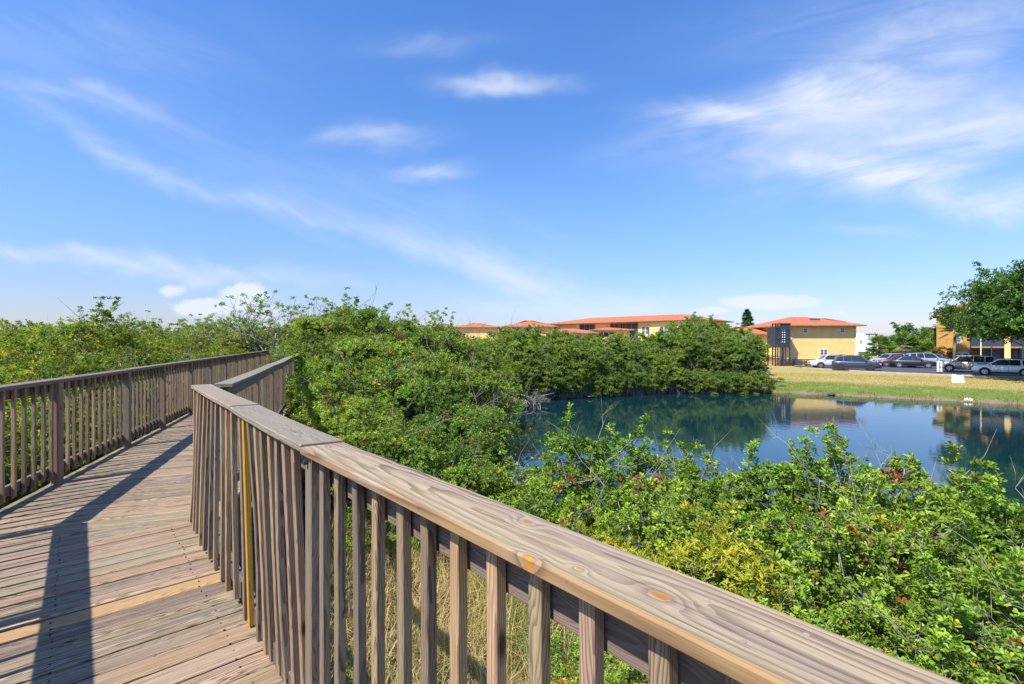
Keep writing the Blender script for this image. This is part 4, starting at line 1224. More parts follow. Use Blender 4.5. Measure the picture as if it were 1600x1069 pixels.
for px, py, w_, h_, mu in ((1258.3, 520.5, .62, .72, 0), (1316, 520.5, .70, .78, 0), (1287, 555.5, 1.12, .92, 1)):
    window(h, wpx(px, Yh) - hx0, 0, zpx(py, Yh) - zb, w_, h_, mull=mu)
for x_ in (.12, W_ - .12):
    mb = MB(); mb.box(x_ - .05, x_ + .05, -.10, -.005, .1, H_); mb.build('downpipe', M_trim, h)
# screened stair tower on its left
t = empty('stair_tower', (wpx(1210.7, 66), 66, zb), label='dark screened balcony tower on posts at the left end of the yellow house', cat='balcony')
tw = wpx(1234.8, 66) - wpx(1210.7, 66); zf = zpx(541.4, 66) - zb; zt_ = zpx(505, 66) - zb; zl = zpx(511.5, 66) - zb
mb = MB()
for xx, zz in ((.06, zl), (.72, zt_), (1.15, zt_), (tw - .65, zt_), (tw - .08, zt_)):
    for yy in (0, 1.9): mb.box(xx - .07, xx + .07, yy - .07, yy + .07, -.2, zz)
mb.build('posts', M_darkmetal, t)['kind'] = 'stuff'
mb = MB(); mb.box(-.05, tw, -.1, 2.0, zf - .15, zf); mb.build('floor_slab', M_darkmetal, t)
mb = MB(); mb.box(0, tw, -.03, -.01, zf, zf + 1.0)
mb.box(.72, tw - .02, -.025, -.015, zf + 1.0, zt_ - .1); mb.box(0, .72, -.025, -.015, zf + 1.0, zl - .1); mb.box(0, .03, .05, 1.9, zf, zl - .1); mb.build('screen', M_dark, t)
mb = MB()
for zz in (zf + 1.0, zl - .4): mb.box(0, tw, -.08, -.04, zz, zz + .07)
mb.box(.65, tw + .05, -.12, 2.0, zt_ - .1, zt_); mb.box(0, .72, -.12, 2.0, zl - .08, zl)
mb.build('top_rail', M_darkmetal, t)
mb = MB()
for i in range(6): mb.box(tw - 1.15, tw - .72, -.05, -.035, zf + .55 + i * .32, zf + .70 + i * .32)
mb.build('shutter', M_white, t)
mb = MB()
for i in range(8): mb.box(1.0, tw - .6, .3 + i * .22, .52 + i * .22, .22 * i, .22 * i + .06)
mb.build('stair', M_darkmetal, t)
# air conditioner
ac = empty('air_conditioner', (wpx(1245.8, 67.2), 67.0, hz(wpx(1245.8, 67.2), 67.2)), label='dark air conditioner unit standing against the yellow house', cat='air conditioner')
mb = MB(); mb.box(-.42, .42, -.35, .35, .05, .75); mb.build('casing', M_darkmetal, ac)
mb = MB(); [mb.box(-.36, .36, -.375, -.352, .12 + i * .09, .16 + i * .09) for i in range(7)]; mb.build('grille', flat('grey_metal', (.25, .25, .26), .5, .5, 5, .1), ac)
mb = MB(); mb.box(-.5, .5, -.45, .45, -.1, .05); mb.build('pad', M_conc, ac)

def small_house(px0, px1, Yf, depth, py_eave, ridge_py, label, zbase=-1.9, axis='x', inset=None, over=.6, wins=(), name='house', walls=M_wall, dark=()):
    x0, x1 = wpx(px0, Yf), wpx(px1, Yf); ze = zpx(py_eave, Yf)
    h = empty(name, (x0, Yf, zbase), label=label, cat='house'); W_ = x1 - x0; H_ = ze - zbase
    mb = MB(); mb.box(0, W_, 0, depth, 1.05, H_); mb.build('wall', walls, h)
    mb = MB(); mb.box(-.04, W_ + .04, -.04, depth + .04, -.3, 1.05); mb.build('stone_base', M_base, h)
    rz = zpx(ridge_py, Yf + depth / 2) - ze - .16
    hip_roof(0, W_, 0, depth, H_, max(rz, .4), over, 'roof', h, axis=axis, inset=inset)
    for (px, py, w_, h_, mu) in wins: window(h, wpx(px, Yf) - x0, 0, zpx(py, Yf) - zbase, w_, h_, mull=mu)
    for (pa, pb, ya, yb) in dark:
        mb = MB(); mb.box(wpx(pa, Yf) - x0, wpx(pb, Yf) - x0, -.06, .02, zpx(yb, Yf) - zbase, zpx(ya, Yf) - zbase); o = mb.build('lanai_screen', M_dark, h)
        mb = MB(); nn = 3; mb.box(wpx(pa, Yf) - x0 + .05, wpx(pb, Yf) - x0 - .05, -.115, -.07, zpx(ya, Yf) - zbase - .1, zpx(ya, Yf) - zbase - .01)
        for i in range(nn + 1):
            xx = wpx(pa, Yf) - x0 + (wpx(pb, Yf) - wpx(pa, Yf)) * i / nn; mb.box(xx - .06, xx + .06, -.12, -.065, zpx(yb, Yf) - zbase, zpx(ya, Yf) - zbase)
        mb.build('mullions', M_trim, o)
    return h
small_house(1146, 1216, 73, 10, 523.2, 510.6, 'yellow house with red hip roof left of the dark stair tower', inset=4.5, wins=((1180, 545, .9, .9, 1),), dark=((1176, 1190, 525, 531),), name='apartment_house')
small_house(858, 930, 82, 8, 521.2, 513.5, 'low red roofed house in front of the long block, left one', inset=3.5, wins=((905, 528, 1, .9, 1), (922, 528, 1, .9, 1)), dark=((862, 888, 523, 530),))
small_house(931, 984, 84, 8, 516.5, 511.0, 'low red roofed house in front of the long block, right one', inset=3.5, dark=((934, 960, 518.5, 526),))
small_house(789, 866, 92, 11, 511.2, 500.8, 'red roofed house at the left end of the long block', inset=6, dark=((806, 824, 512.5, 522),), wins=((795, 520, 1, 1, 1),))
small_house(706, 776, 104, 11, 512, 505, 'red roof barely showing above the mangroves, farthest left of the houses', inset=6)
small_house(1088, 1126, 95, 10, 508.0, 500.0, 'red roofed end house just right of the long block', inset=5)
# long block, turned away from the camera
lb = empty('apartment_block', (7.8, 97, -1.9), math.atan2(-20.5, 20.9), label='long two storey yellow apartment block under one long red roof behind the mangroves', cat='building')
Lb = 29.5; Hb = 4.92 + 1.9
mb = MB(); mb.box(0, Lb, 0, 13, 0, Hb); mb.build('wall', M_wall, lb)
hip_roof(0, Lb, 0, 13, Hb, 1.25, .9, 'roof', lb, inset=6)
hip_roof(Lb - 7.5, Lb + .3, -1.2, 8, Hb - .05, .95, .7, 'front_roof', lb, inset=4)
mb = MB(); mb.box(Lb - 7.2, Lb, -1.2, -.01, 0, Hb - .1); mb.build('wing_wall', M_wall, lb)
for xx, yy in ((Lb - 4.6, -1.2), (Lb - 1.5, -1.2), (Lb - 8.6, 0), (12.2, 0), (2.2, 0)): window(lb, xx, yy, 4.6, 1.5, 1.4, mull=1)
for a, b in ((Lb - 13.5, Lb - 10), (7.2, 10.6), (14.0, 16.5)):
    mb = MB(); mb.box(a, b, -.05, .02, 3.6, Hb - .15); o = mb.build('lanai_screen', M_dark, lb)
    mb = MB(); mb.box(a + .04, b - .04, -.115, -.057, Hb - .26, Hb - .16); [mb.box(a + (b - a) * i / 3 - .05, a + (b - a) * i / 3 + .05, -.12, -.052, 3.6, Hb - .15) for i in range(4)]; mb.build('mullions', M_soffit, o)
# white building far behind
Yw = 96; x0 = wpx(1336, Yw)
wbld = empty('white_building', (x0, Yw, -1.9), label='white flat roofed building far behind, right of the yellow house', cat='building')
mb = MB(); mb.box(0, wpx(1352, Yw) - x0, 0, 8, 0, zpx(529, Yw) + 1.9); mb.box(wpx(1348.5, Yw) - x0, wpx(1368.5, Yw) - x0, -.6, 7, 0, zpx(521.5, Yw) + 1.9); mb.build('wall', M_white, wbld)
mb = MB(); mb.box(wpx(1347.8, Yw) - x0, wpx(1369.2, Yw) - x0, -.75, 7.1, zpx(521.5, Yw) + 1.9, zpx(520.5, Yw) + 1.9); mb.build('parapet', M_white, wbld)
for px, py, w_, h_ in ((1354.5, 527.5, .5, .8), (1345.5, 537, .6, .7), (1344, 556, 1.0, .9), (1361, 541, .6, .9)):
    window(wbld, wpx(px, Yw) - x0, (-.6 if px > 1349 else 0), zpx(py, Yw) + 1.9, w_, h_, mull=0)
fw = MB(); fx0, fx1 = wpx(1346, 84), wpx(1376, 84); fw.box(fx0, fx1, 84, 84.25, -2.1, zpx(557.5, 84)); fw.box(fx0 - .1, fx1 + .1, 83.95, 84.3, zpx(557.5, 84), zpx(557.5, 84) + .1)
tag(fw.build('garden_wall', M_trim), 'low cream garden wall behind the dark blue grey SUV', 'wall')

# right condominium
Yc = 73; cx0 = wpx(1489, Yc)
CR = R(42)
cd = empty('condominium', (cx0, Yc, -1.9), -CR, label='three storey golden condominium with dark screened balconies behind the oak', cat='building')
def cX(px): k_ = (px - 800) / F; return (k_ * Yc - cx0) / (math.cos(CR) + math.sin(CR) * k_)
def cZ(py): return zpx(py, Yc - 3.5) + 1.9
Wc = cX(1700)
mb = MB(); mb.box(0, cX(1516), 0, 12, 0, cZ(480.5)); mb.build('wall', M_wall2, cd)
mb = MB(); mb.box(cX(1516), Wc, 2.2, 12, 0, cZ(480.5)); mb.build('recessed_wall', M_wall2, cd)
hip_roof(0, Wc, 0, 12, cZ(480.0), 1.6, 1.0, 'roof', cd, inset=6)
mb = MB(); mb.box(-1.9, 0, 1.5, 9, 0, cZ(491)); mb.build('side_wall', M_wall2, cd)
hip_roof(-1.9, -.01, 1.5, 9, cZ(491), .5, .5, 'side_roof', cd, axis='y')
for z0, z1 in ((524.5, 541.5), (497, 508)):
    mb = MB(); mb.box(cX(1516), Wc, -.02, .04, cZ(z1), cZ(z0)); mb.build('balcony_screen', M_darkmetal, cd)
    mb = MB(); mb.box(cX(1516), Wc, -.03, 2.2, cZ(z1) - .22, cZ(z1)); mb.build('balcony_slab', M_trim if z0 > 600 else M_soffit, cd)
for px, wd_, mt_ in ((1516.5, .16, M_darkmetal), (1532.6, .12, M_trim), (1549, .12, M_darkmetal), (1574, .62, M_wall), (1598, .14, M_darkmetal), (1620, .6, M_wall), (1650, .14, M_trim)):
    mb = MB(); mb.box(cX(px) - wd_ / 2, cX(px) + wd_ / 2, -.2, -.04, 0, cZ(480.5) - .02); mb.build('column', mt_, cd)
for px, wd_ in ((1541, 1.5), (1560, 2.0), (1585, 1.2), (1612, 2.2)):
    for y0, y1 in ((545, 568), (512, 524), (486, 497)):
        mb = MB(); mb.box(cX(px) - wd_ / 2, cX(px) + wd_ / 2, 2.12, 2.21, cZ(y1), cZ(y0)); o = mb.build('glass_door', M_glass, cd)
        mb = MB(); [mb.box(cX(px) + wd_ * k - .05, cX(px) + wd_ * k + .05, 2.06, 2.12, cZ(y1), cZ(y0)) for k in (-.5, 0, .5)]; mb.build('frame', M_soffit, o)
for px, py in ((1497, 535.5), (1497, 561), (1509, 561), (1497, 508)): window(cd, cX(px), 0, cZ(py), .75, .85, mull=0)

# ------------------------------------------------------------------ cars
def paint(name, col, metallic=.35):
    m, n, bs, out = mat_new(name)
    bs.inputs['Base Color'].default_value = (*col, 1); bs.inputs['Metallic'].default_value = metallic
    bs.inputs['Roughness'].default_value = .32; bs.inputs['Coat Weight'].default_value = .6; bs.inputs['Coat Roughness'].default_value = .08
    oc = n.new('ShaderNodeTexCoord').outputs['Object']; z = n.sep(oc)[2]
    dirt = n.mul(n.rng(z, .55, .2), n.rng(n.noise(oc, 6, 4, .6), .3, .7))
    n.l.new(n.mix(n.mul(dirt, .35), col, (.22, .19, .15)), bs.inputs['Base Color'])
    return m
M_cglass = flat('car_glass', (.02, .025, .03), .05, 0, 0, 0, 0, .9)
M_tyre = flat('tyre_rubber', (.018, .018, .018), .85, 0, 20, .3)
M_rim = flat('alloy_rim', (.55, .55, .56), .3, .8, 20, .1); M_rimd = flat('dark_rim', (.06, .06, .065), .4, .6, 20, .1)
M_plastic = flat('black_plastic', (.025, .025, .028), .6, 0, 20, .2)
M_lamp = flat('headlamp_glass', (.75, .77, .8), .1, 0, 0, 0, 0, .9); M_tail = flat('tail_lamp', (.35, .02, .015), .2, 0, 0, 0, 0, .8)

def car(loc, rz, col, kind, label, rim=None, cladding=False, metallic=.35, scale=1.0, plate=True):
    e = empty('parked_car', loc, rz, label=label, cat='car', group='cars in the parking lot'); e.scale = (scale,) * 3
    P = paint('car_paint', col, metallic)
    if kind == 'suv': L, Wd, Hh, belt, hood, wr, wb0, wb1 = 4.65, 1.86, 1.66, 1.06, 1.02, .36, .86, 3.62; gh = [(.16, 1.02), (.42, 1.56), (2.75, 1.62), (3.52, 1.05)]
    elif kind == 'wagon': L, Wd, Hh, belt, hood, wr, wb0, wb1 = 4.95, 1.86, 1.74, 1.10, 1.10, .37, 1.02, 3.88; gh = [(.10, 1.08), (.30, 1.66), (2.95, 1.70), (3.62, 1.12)]
    elif kind == 'sedan': L, Wd, Hh, belt, hood, wr, wb0, wb1 = 4.75, 1.80, 1.46, .96, .92, .33, .98, 3.78; gh = [(.55, .98), (1.25, 1.36), (2.65, 1.42), (3.45, .97)]
    else: L, Wd, Hh, belt, hood, wr, wb0, wb1 = 4.5, 1.84, 1.60, 1.03, 1.0, .36, .84, 3.55; gh = [(.10, 1.0), (.55, 1.50), (2.6, 1.56), (3.4, 1.02)]
    hw = Wd / 2; x0 = -L / 2
    st = [(0, .42, belt - .22, .80), (.05, .34, belt - .06, .89), (.22, .30, belt, .95), (.9, .27, belt + .01, .995), (L * .5, .25, belt, 1.0), (gh[3][0] - .2, .26, belt, 1.0),
          (gh[3][0] + .15, .27, hood + .02, .985), (L * .88, .28, hood - .06, .95), (L - .18, .32, hood - .17, .87), (L - .04, .36, hood - .32, .79), (L, .44, hood - .42, .70)]
    vs, fs = [], []
    for (x, zb_, zt, k) in st:
        w_ = hw * k; zm = zb_ + (zt - zb_) * .5
        half = [(w_ * .82, zb_), (w_ * .97, zb_ + .07), (w_ * 1.0, zm), (w_ * .985, zt - .14), (w_ * .93, zt - .03), (w_ * .80, zt), (0, zt + .02)]
        ring = [(x0 + x, -a, b) for a, b in half] + [(x0 + x, a, b) for a, b in half[::-1][1:]]
        vs += ring
    nr = 13
    for i in range(len(st) - 1):
        for k in range(nr):
            fs.append((i * nr + k, (i + 1) * nr + k, (i + 1) * nr + (k + 1) % nr, i * nr + (k + 1) % nr))
    fs.append(tuple(range(nr))); fs.append(tuple(range((len(st) - 1) * nr, len(st) * nr))[::-1])
    mb = MB(); mb.solid(vs, fs); body = mb.build('body', P, e, True)
    sb = body.data; bmod = body.modifiers.new('edge', 'BEVEL') if False else None
    # door seams and handles
    mb = MB()
    for sx in (gh[0][0] + .95, (gh[1][0] + gh[2][0]) / 2 + .35, gh[3][0] - .25):
        for s_ in (-1, 1): mb.box(x0 + sx - .008, x0 + sx + .008, s_ * hw * 1.0 - .004, s_ * hw * 1.0 + .004, .38, belt - .12)
    mb.build('door_seams', M_plastic, body)
    # glasshouse
    mb = MB(); prof = gh; gw0, gw1 = hw * .86, hw * .66
    def yw(z): t = (z - belt) / (Hh - belt); return gw0 + (gw1 - gw0) * max(0, min(1, t))
    pts = [(x0 + x, z) for x, z in [(gh[0][0], belt - .05), gh[1], gh[2], (gh[3][0], belt - .05)]]
    mid = (x0 + (gh[1][0] + gh[2][0]) / 2, Hh - .02)
    pr = [pts[0], pts[1], mid, pts[2], pts[3]]
    v = [(x, -yw(z), z) for x, z in pr] + [(x, yw(z), z) for x, z in pr]
    mb.solid(v, [(0, 1, 2, 3, 4), (9, 8, 7, 6, 5), (0, 5, 6, 1), (1, 6, 7, 2), (2, 7, 8, 3), (3, 8, 9, 4), (4, 9, 5, 0)])
    mb.build('windows', M_cglass, e)
    mb = MB()
    rp = [(pts[1][0] - .10, pts[1][1] - .02), (pts[1][0] + .05, pts[1][1] + .02), (mid[0], mid[1] + .03), (pts[2][0], pts[2][1] + .03), (pts[2][0] + .10, pts[2][1] - .03)]
    vv = []
    for s_ in (-1, 1):
        for (x, z) in rp: vv.append((x, s_ * (gw1 + .035), z - .045))
    for s_ in (-1, 1):
        for (x, z) in rp: vv.append((x, s_ * (gw1 - .04), z + .012))
    f_ = []
    for i in range(4):
        f_ += [(i, i + 1, 5 + i + 1, 5 + i)[::-1], (10 + i, 10 + i + 1, 15 + i + 1, 15 + i), (i, i + 1, 10 + i + 1, 10 + i), (5 + i, 15 + i, 15 + i + 1, 5 + i + 1)]
    f_ += [(0, 10, 15, 5), (4, 9, 19, 14)]
    mb.solid(vv, f_); mb.build('roof', P, e, True)
    def pillar(xb, xt, zt, wd_, mt):
        for s_ in (-1, 1):
            mb = MB(); mb.board((x0 + xb, s_ * (gw0 + .012), belt - .03), (x0 + xt, s_ * (gw1 + .02), zt - .02), (1, 0, 0), wd_, .035, .008); mb.build('pillar', mt, e)
    pillar(gh[3][0] + .02, gh[2][0] + .06, gh[2][1], .09, P)
    pillar(gh[0][0] + .12, gh[1][0] + .02, gh[1][1], .20 if kind != 'sedan' else .12, P)
    xm = (gh[1][0] + gh[2][0]) / 2
    pillar(xm + .35, xm + .28, Hh, .09, M_plastic if kind != 'wagon' else P)
    if kind != 'sedan': pillar(gh[0][0] + .95, gh[0][0] + 1.0, Hh - .02, .12, P)
    # wheels
    rm = rim or M_rim
    for wx in (wb0, wb1):
        for s_ in (-1, 1):
            mb = MB(); mb.tube([(x0 + wx, s_ * (hw - .22), wr + .02), (x0 + wx, s_ * (hw + .003), wr + .02)], [wr + .065, wr + .065], 20); mb.build('wheel_arch', M_plastic, e)
            we = MB(); we.tube([(0, -.11, 0), (0, -.10, 0), (0, .10, 0), (0, .11, 0)], [wr * .9, wr, wr, wr * .9], 22)
            wo_ = we.build('wheel', M_tyre, e); wo_.location = (x0 + wx, s_ * (hw - .07), wr)
            r_ = MB(); r_.tube([(0, s_ * .100, 0), (0, s_ * .122, 0)], [wr * .66, wr * .62], 18)
            ro = r_.build('rim', rm, wo_)
            r_ = MB()
            for k in range(5):
                a_ = k * 1.2566 + .3; r_.board((math.cos(a_) * .07, s_ * .118, math.sin(a_) * .07), (math.cos(a_) * wr * .55, s_ * .118, math.sin(a_) * wr * .55), (0, 1, 0), .02, .05, .002)
            r_.build('spokes', M_plastic if rm is M_rim else M_rimd, wo_)
    for s_ in (-1, 1):
        mb = MB(); mb.board((x0 + L - .50, s_ * hw * .80, hood - .22), (x0 + L - .04, s_ * hw * .70, hood - .27), (0, 0, 1), .13, .10, .02); mb.build('headlight', M_lamp, e)
        mb = MB(); mb.board((x0 + .02, s_ * hw * .76, belt - .16), (x0 + .30, s_ * hw * .925, belt - .13), (0, 0, 1), .16, .06, .02); mb.build('taillight', M_tail, e)
        mb = MB(); mb.board((x0 + gh[3][0] - .30, s_ * (hw * .92), belt + .07), (x0 + gh[3][0] - .30, s_ * (hw + .17), belt + .09), (0, 0, 1), .13, .12, .03); mb.build('mirror', P, e)
        mb = MB(); mb.box(x0 + wb0 + wr + .05, x0 + wb1 - wr - .05, s_ * hw - .03, s_ * hw + .012, .24, .40 if cladding else .29); mb.build('sill', M_plastic, e)
        mb = MB(); [mb.box(x0 + hx - .1, x0 + hx + .1, s_ * hw - .01, s_ * hw + .022, belt - .2, belt - .17) for hx in (gh[0][0] + 1.15, xm + .55)]; mb.build('door_handles', P, e)
    mb = MB(); mb.box(x0 + L - .10, x0 + L + .01, -hw * .62, hw * .62, .30, .48); mb.box(x0 - .01, x0 + .1, -hw * .72, hw * .72, .36, .50); mb.build('bumper', M_plastic, e)
    mb = MB(); mb.box(x0 + L - .09, x0 + L - .001, -hw * .42, hw * .42, hood - .40, hood - .26); mb.build('grille', M_plastic, e)
    if kind in ('suv', 'wagon', 'cross'):
        mb = MB()
        for s_ in (-1, 1): mb.tube([(x0 + gh[1][0] + .25, s_ * .55, Hh + .0), (x0 + gh[1][0] + .35, s_ * .55, Hh + .06), (x0 + gh[2][0] - .3, s_ * .55, Hh + .06), (x0 + gh[2][0] - .2, s_ * .55, Hh + .0)], [.014] * 4, 5)
        mb.build('roof_rack', M_plastic, e)
    return e

def carpos(px, bottom):
    Y_ = (EYE - LOT) * F / (bottom - 534.5); return (wpx(px, Y_), Y_, LOT)
def across(px, left=False, extra=0):
    a = math.atan2(-(px - 800) / F, 1.0)           # perpendicular to the line of sight, front to the right
    return a + (math.pi if left else 0) + R(extra)
car(carpos(1297, 575.2), across(1297, True, 18), (.72, .73, .75), 'suv', 'white SUV half hidden behind the blue grey SUV, nearest the yellow house', metallic=.1)
car(carpos(1337, 578.6), across(1337, False, 3), (.05, .07, .12), 'suv', 'blue grey SUV parked side on at the edge of the lot', M_rimd, True, .5)
car(carpos(1393, 571.5), across(1393, True, 40), (.42, .45, .50), 'suv', 'pale grey SUV behind the nose of the blue grey one', metallic=.3)
car(carpos(1403, 573.0), across(1403, True, 12), (.16, .03, .035), 'sedan', 'dark maroon car behind the tail of the charcoal sedan', metallic=.3)
car(carpos(1427, 574.6), across(1427, False, 2), (.03, .034, .05), 'sedan', 'charcoal sedan parked side on in the middle of the lot', metallic=.5)
car(carpos(1424, 571.2), across(1424, False, 30), (.03, .035, .05), 'wagon', 'black SUV showing above the roof of the charcoal sedan', metallic=.3)
car(carpos(1446, 571.8), across(1446, False, 28), (.45, .46, .48), 'wagon', 'silver SUV just behind the front of the charcoal sedan', metallic=.4)
car(carpos(1466, 570.0), across(1466, False, -20), (.02, .05, .10), 'sedan', 'dark blue car half hidden behind the white pedestal', metallic=.4)
car(carpos(1510, 580.6), across(1510, True, 2), (.48, .42, .35), 'wagon', 'beige estate SUV parked side on behind the white pedestal', metallic=.45)
car(carpos(1569, 587.0), across(1569, True, -2), (.85, .86, .88), 'cross', 'white crossover with black wheel arches at the right edge of the lot', cladding=True, metallic=.05)

# white pedestal by the lot
Yp = 48.6; xp = wpx(1468.3, Yp); zp = zpx(588.6, Yp)
pd_ = empty('utility_pedestal', (xp, Yp, zp), label='white slotted utility pedestal on a black base at the edge of the lot', cat='pedestal')
mb = MB(); mb.box(-.20, .16, -.12, .12, -.3, .46); mb.build('base', M_plastic, pd_)
for x_ in (-.155, .135):
    mb = MB(); mb.board((x_, 0, .47), (x_, 0, 1.50), (1, 0, 0), .23, .14, .05); mb.build('panel', M_white, pd_)
mb = MB(); mb.box(-.045, .025, -.05, .05, .47, 1.38); mb.box(-.24, .22, -.075, .075, .95, .99); mb.build('slot', M_plastic, pd_)
mb = MB(); mb.board((-.20, 0, 1.50), (.18, 0, 1.50), (0, 1, 0), .15, .10, .04); mb.build('cap', M_white, pd_)
# concrete flume running down the bank
mb = MB(); a = V2(44.2, 48.0); b = V2(38.1, 41.3); nseg = 14; dd2 = (b - a).normalized(); wn2 = V2(-dd2.y, dd2.x)
vs, fs = [], []
for i in range(nseg + 1):
    p = a.lerp(b, i / nseg); z_ = hz(p.x, p.y) + .05
    for off, dz in ((-.40, -.3), (-.40, .05), (-.34, .05), (-.30, .0), (.30, .0), (.34, .05), (.40, .05), (.40, -.3)):
        vs.append((p.x + wn2.x * off, p.y + wn2.y * off, z_ + dz))
for i in range(nseg):
    for k in range(8): fs.append((i * 8 + k, i * 8 + (k + 1) % 8, (i + 1) * 8 + (k + 1) % 8, (i + 1) * 8 + k))
fs += [tuple(range(8))[::-1], tuple(range(nseg * 8, nseg * 8 + 8))]
mb.solid(vs, fs); tag(mb.build('drain_flume', M_white), 'white concrete drain flume running down the grass bank', 'drain')

def rock(px, py, r_, mat, label, seed, z=-2.9, cat='rock'):
    rng = np.random.default_rng(seed); Y_ = (EYE - z) * F / (py - 534.5); mb = MB(); n_ = 9
    vs = [(wpx(px, Y_), Y_, z - .1)]
    rings_ = [(.95, 0.0), (1.0, .3), (.75, .65), (.35, .85)]
    V_ = []; 
    for (k, zz) in rings_:
        for j in range(n_):
            a_ = j / n_ * 6.283; rr = r_ * k * (1 + rng.normal() * .13); V_.append((wpx(px, Y_) + math.cos(a_) * rr * 1.3, Y_ + math.sin(a_) * rr, z - .05 + zz * r_))
    V_.append((wpx(px, Y_), Y_, z - .05 + r_ * .95))
    F_ = [(i * n_ + k, i * n_ + (k + 1) % n_, (i + 1) * n_ + (k + 1) % n_, (i + 1) * n_ + k) for i in range(3) for k in range(n_)] + [(3 * n_ + k, 3 * n_ + (k + 1) % n_, 4 * n_) for k in range(n_)]
    mb.solid(V_, F_); tag(mb.build('rock', mat), label, cat)
M_rockw = flat('pale_stone', (.70, .69, .66), .9, 0, 8, .2, .02); M_rockd = flat('dark_stone', (.08, .075, .07), .9, 0, 8, .3, .02)
rock(1507, 624.5, .20, M_rockw, 'white stone at the waterline, left of the larger pair', 1)
rock(1513, 625.5, .26, M_rockw, 'largest white stone at the waterline below the flume', 2)
rock(1519, 625.2, .18, M_rockw, 'white stone at the waterline, right of the largest one', 3)
rock(1225.5, 611.5, .17, M_rockw, 'single small white stone at the waterline below the stair tower', 4)
rock(1299.5, 616.0, .22, M_rockd, 'dark lump at the waterline below the blue grey SUV', 5)
# pile of pale boards at the left end of the bank
Yd = 52.5; xd = wpx(1190.5, Yd); zd_ = zpx(585, Yd)
random.seed(3)
for i, (dx_, dz, ang, ln, lab) in enumerate(((0, .08, .2, 1.0, 'bottom pale board of the small pile beside the mangroves'), (.05, .25, .35, .95, 'second pale board of the small pile beside the mangroves'),
                                 (-.05, .43, .1, .85, 'third pale board of the small pile beside the mangroves'), (.0, .6, .5, .6, 'top short pale board of the small pile beside the mangroves'))):
    mb = MB(); c_, s_ = math.cos(ang), math.sin(ang)
    mb.board((xd + dx_ - c_ * ln / 2, Yd - s_ * ln / 2, zd_ + dz + .04), (xd + dx_ + c_ * ln / 2, Yd + s_ * ln / 2, zd_ + dz - .03), (-s_, c_, 0), .35, .13, .02)
    tag(mb.build('board', M_rockw), lab, 'board')

# ------------------------------------------------------------------ trees on the right
def palm(seed, trunk_h, nf, flen, lean=.0, r0=.17):
    rng = np.random.default_rng(seed); mb = MB(); B, D, Uv, Ln, Wd, Lc = [], [], [], [], [], []
    top = Vector((lean, lean * .3, trunk_h)); mb.tube([(0, 0, -.2), (lean * .3, 0, trunk_h * .5), top], [r0 * 1.25, r0, r0 * .9], 9)
    for i in range(nf):
        a = i * 2.399 + rng.random() * .3; e_ = rng.uniform(-.55, 1.35); hd = Vector((math.cos(a) * math.cos(e_), math.sin(a) * math.cos(e_), math.sin(e_)))
        pl_ = flen * rng.uniform(.45, .6); tip = top + hd * pl_ + Vector((0, 0, -.12 * (1.4 - e_)))
        mb.tube([top, top.lerp(tip, .5) + Vector((0, 0, .05)), tip], [.025, .02, .012], 4)
        sd_ = hd.cross(Vector((0, 0, 1))).normalized(); upv = sd_.cross(hd)
        cl = rng.random(); flag = 1.0 if (e_ < -.35 and rng.random() < .7) else 0.0
        for k in range(20):
            b_ = (k / 19 - .5) * 3.6; dr = hd * math.cos(b_) + sd_ * math.sin(b_) + Vector((0, 0, -.32)) * (.4 + abs(math.sin(b_)) * .4)
            B.append(tip); D.append(dr.normalized()); Uv.append(upv); Ln.append(flen * .62 * (1 - .25 * abs(b_) / 1.8)); Wd.append(.075 * flen); Lc.append((rng.random(), cl, flag))
    crown = leaves_to_mesh('palm_crown', np.array(B), unit(np.array(D)), unit(np.array(Uv)), np.array(Ln), np.array(Wd), np.array(Lc), M_frond, 'lance')
    return crown, mb.mesh('palm_trunk', M_palmbark, True)
for i, (px, cy, Y_, fl_, lab) in enumerate(((1374, 538, 79, 1.7, 'fan palm right of the white building'), (1412, 536, 80, 2.0, 'fuller fan palm above the black SUV, second from the left'),
                                  (1448, 546, 78, 1.3, 'small pale green fan palm behind the silver SUV'), (1490.5, 514, 70, 1.9, 'tall yellow green fan palm at the corner of the golden condominium'))):
    zc_ = zpx(cy, Y_); v = palm(60 + i, zc_ + 1.9, 30, fl_, .1 * i)
    place('palm_tree', v, (wpx(px, Y_), Y_, -1.9), 1.0, 0, lab, 'palm')
# round leafy trees behind
BACK = [make_shrub(500 + i, 3.0, 2.2, 60, 30, 6, .26, .14, M_leaf_oak, M_bark, (.2, .34), .05, 0, 6, .08, 4.0, lo=-.8, name='back_tree', spriglen=.3) for i in range(2)]
BACKL = [make_shrub(520 + i, 3.0, 2.2, 60, 30, 6, .24, .13, M_leaf_mid, M_bark, (.2, .34), .08, 0, 6, .08, 4.0, lo=-.8, name='back_tree_light', spriglen=.3) for i in range(1)]
for i, (px, ty_, Y_, s_, lab, v) in enumerate((
    (1425, 511, 92, 1.15, 'rounded dark tree above the fuller fan palm', BACK[0]), (1400, 524, 90, .8, 'smaller dark tree left of the rounded one', BACK[1]),
    (1448, 520, 90, .9, 'dark tree right of the rounded one above the small palm', BACK[1]),
    (1466, 517, 82, .95, 'bright green tree left of the golden condominium', BACKL[0]), (1480, 508, 80, .7, 'green tree behind the tall fan palm', BACK[0]),
    (1392, 540, 84, .55, 'low green bush between the two left palms', BACKL[0]), (1432, 543, 84, .55, 'low green bush left of the small palm', BACK[1]),
    (1362, 545, 86, .4, 'low green bush at the foot of the white building', BACK[0]), (1350, 552, 80, .3, 'small bush at the right corner of the yellow house', BACKL[0]))):
    z_ = zpx(ty_, Y_); place('tree', v, (wpx(px, Y_), Y_, z_ - 2.3 * s_), s_, i * 1.1, lab, 'tree')
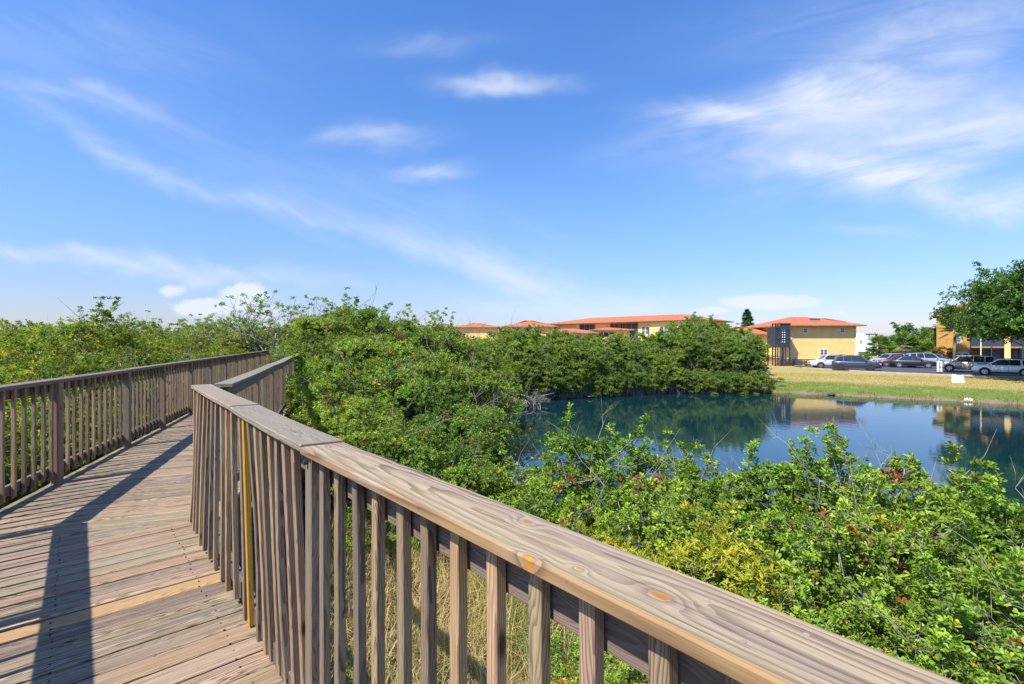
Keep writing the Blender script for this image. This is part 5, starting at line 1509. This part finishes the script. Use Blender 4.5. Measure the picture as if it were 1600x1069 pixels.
M_leaf_or = leaf_mat('russet_leaf', (.20, .12, .03), (.32, .16, .04))
OR = make_shrub(540, 1.4, 1.0, 30, 30, 6, .16, .08, M_leaf_or, M_bark, (.25, .4), .2, 0, 3, .04, 2.0, name='russet_shrub')
place('shrub', OR, (wpx(1477, 74), 74, zpx(543, 74) - 1.1), 1.0, 0, 'russet leaved shrub left of the golden condominium', 'shrub')
place('shrub', BACKL[0], (wpx(1260.2, 66.8), 66.8, -1.45), .13, 0, 'small green shrub against the wall of the yellow house', 'shrub')
# conifer
rng = np.random.default_rng(5); cc, rr_ = [], []
for i in range(70):
    t_ = rng.random() ** .7; a_ = rng.random() * 6.28; R__ = 2.0 * (1 - t_) ** .8 + .15
    cc.append((math.cos(a_) * R__ * .7, math.sin(a_) * R__ * .7, 3 + t_ * 7)); rr_.append(.35 + .55 * (1 - t_))
P_ = crown_leaves(rng, np.array(cc), np.array(rr_), 26, 7, .30, .08, np.array([0, 0, 5.]), 2, .02, 0)
ccr = leaves_to_mesh('conifer_crown', *P_[:6], M_leaf_dark, shape='lance'); mb = MB(); mb.tube([(0, 0, -.3), (0, 0, 9)], [.3, .05], 8)
Yk = 98; place('conifer', (ccr, mb.mesh('conifer_trunk', M_bark)), (wpx(1167.5, Yk), Yk, zpx(484, Yk) - 10.2), 1.0, 0, 'conical dark conifer above the red roof left of the yellow house', 'tree')
# oak on the bank
OAK = make_shrub(600, 8.4, 3.3, 260, 66, 7, .22, .11, M_leaf_oak, M_bark, (.11, .20), .04, 0, 26, .07, 5.6, lo=-.62, name='oak', twigs=.05, spriglen=.14, footspread=.04)
place('oak_tree', OAK, (48.6, 41.2, 4.0), (1, 1, 1.16), 1.2, 'big spreading dark green oak at the right edge shading the bank', 'tree')
tk = MB(); tk.tube([(48.6, 41.2, -2.3), (48.7, 41.3, -.5), (48.5, 41.1, 1.5), (48.6, 41.2, 3.2)], [.55, .42, .36, .22], 12)
tk.build('trunk', M_bark, None, True); _t = bpy.context.scene.objects[-1] if False else COL.objects[-1]
_o = [o for o in COL.objects if o.name.startswith('oak_tree')][0]; bpy.context.view_layer.update(); _t.parent = _o; _t.matrix_parent_inverse = _o.matrix_world.inverted()
# distant wood beyond the houses
random.seed(17)
for i in range(30):
    px = 1130 + i * 22 + random.uniform(-8, 8); Y_ = random.uniform(115, 150); s_ = random.uniform(1.0, 1.5)
    ty_ = 529 + random.uniform(-4, 5)
    if 1330 < px < 1480: ty_ = 532
    place('tree', BACK[i % 2], (wpx(px, Y_), Y_, zpx(ty_, Y_) - 2.3 * s_), (s_ * 1.3, s_ * 1.3, s_), i * .9, 'dark tree in the distant belt beyond the parking lot', 'tree', 'trees beyond the parking lot')
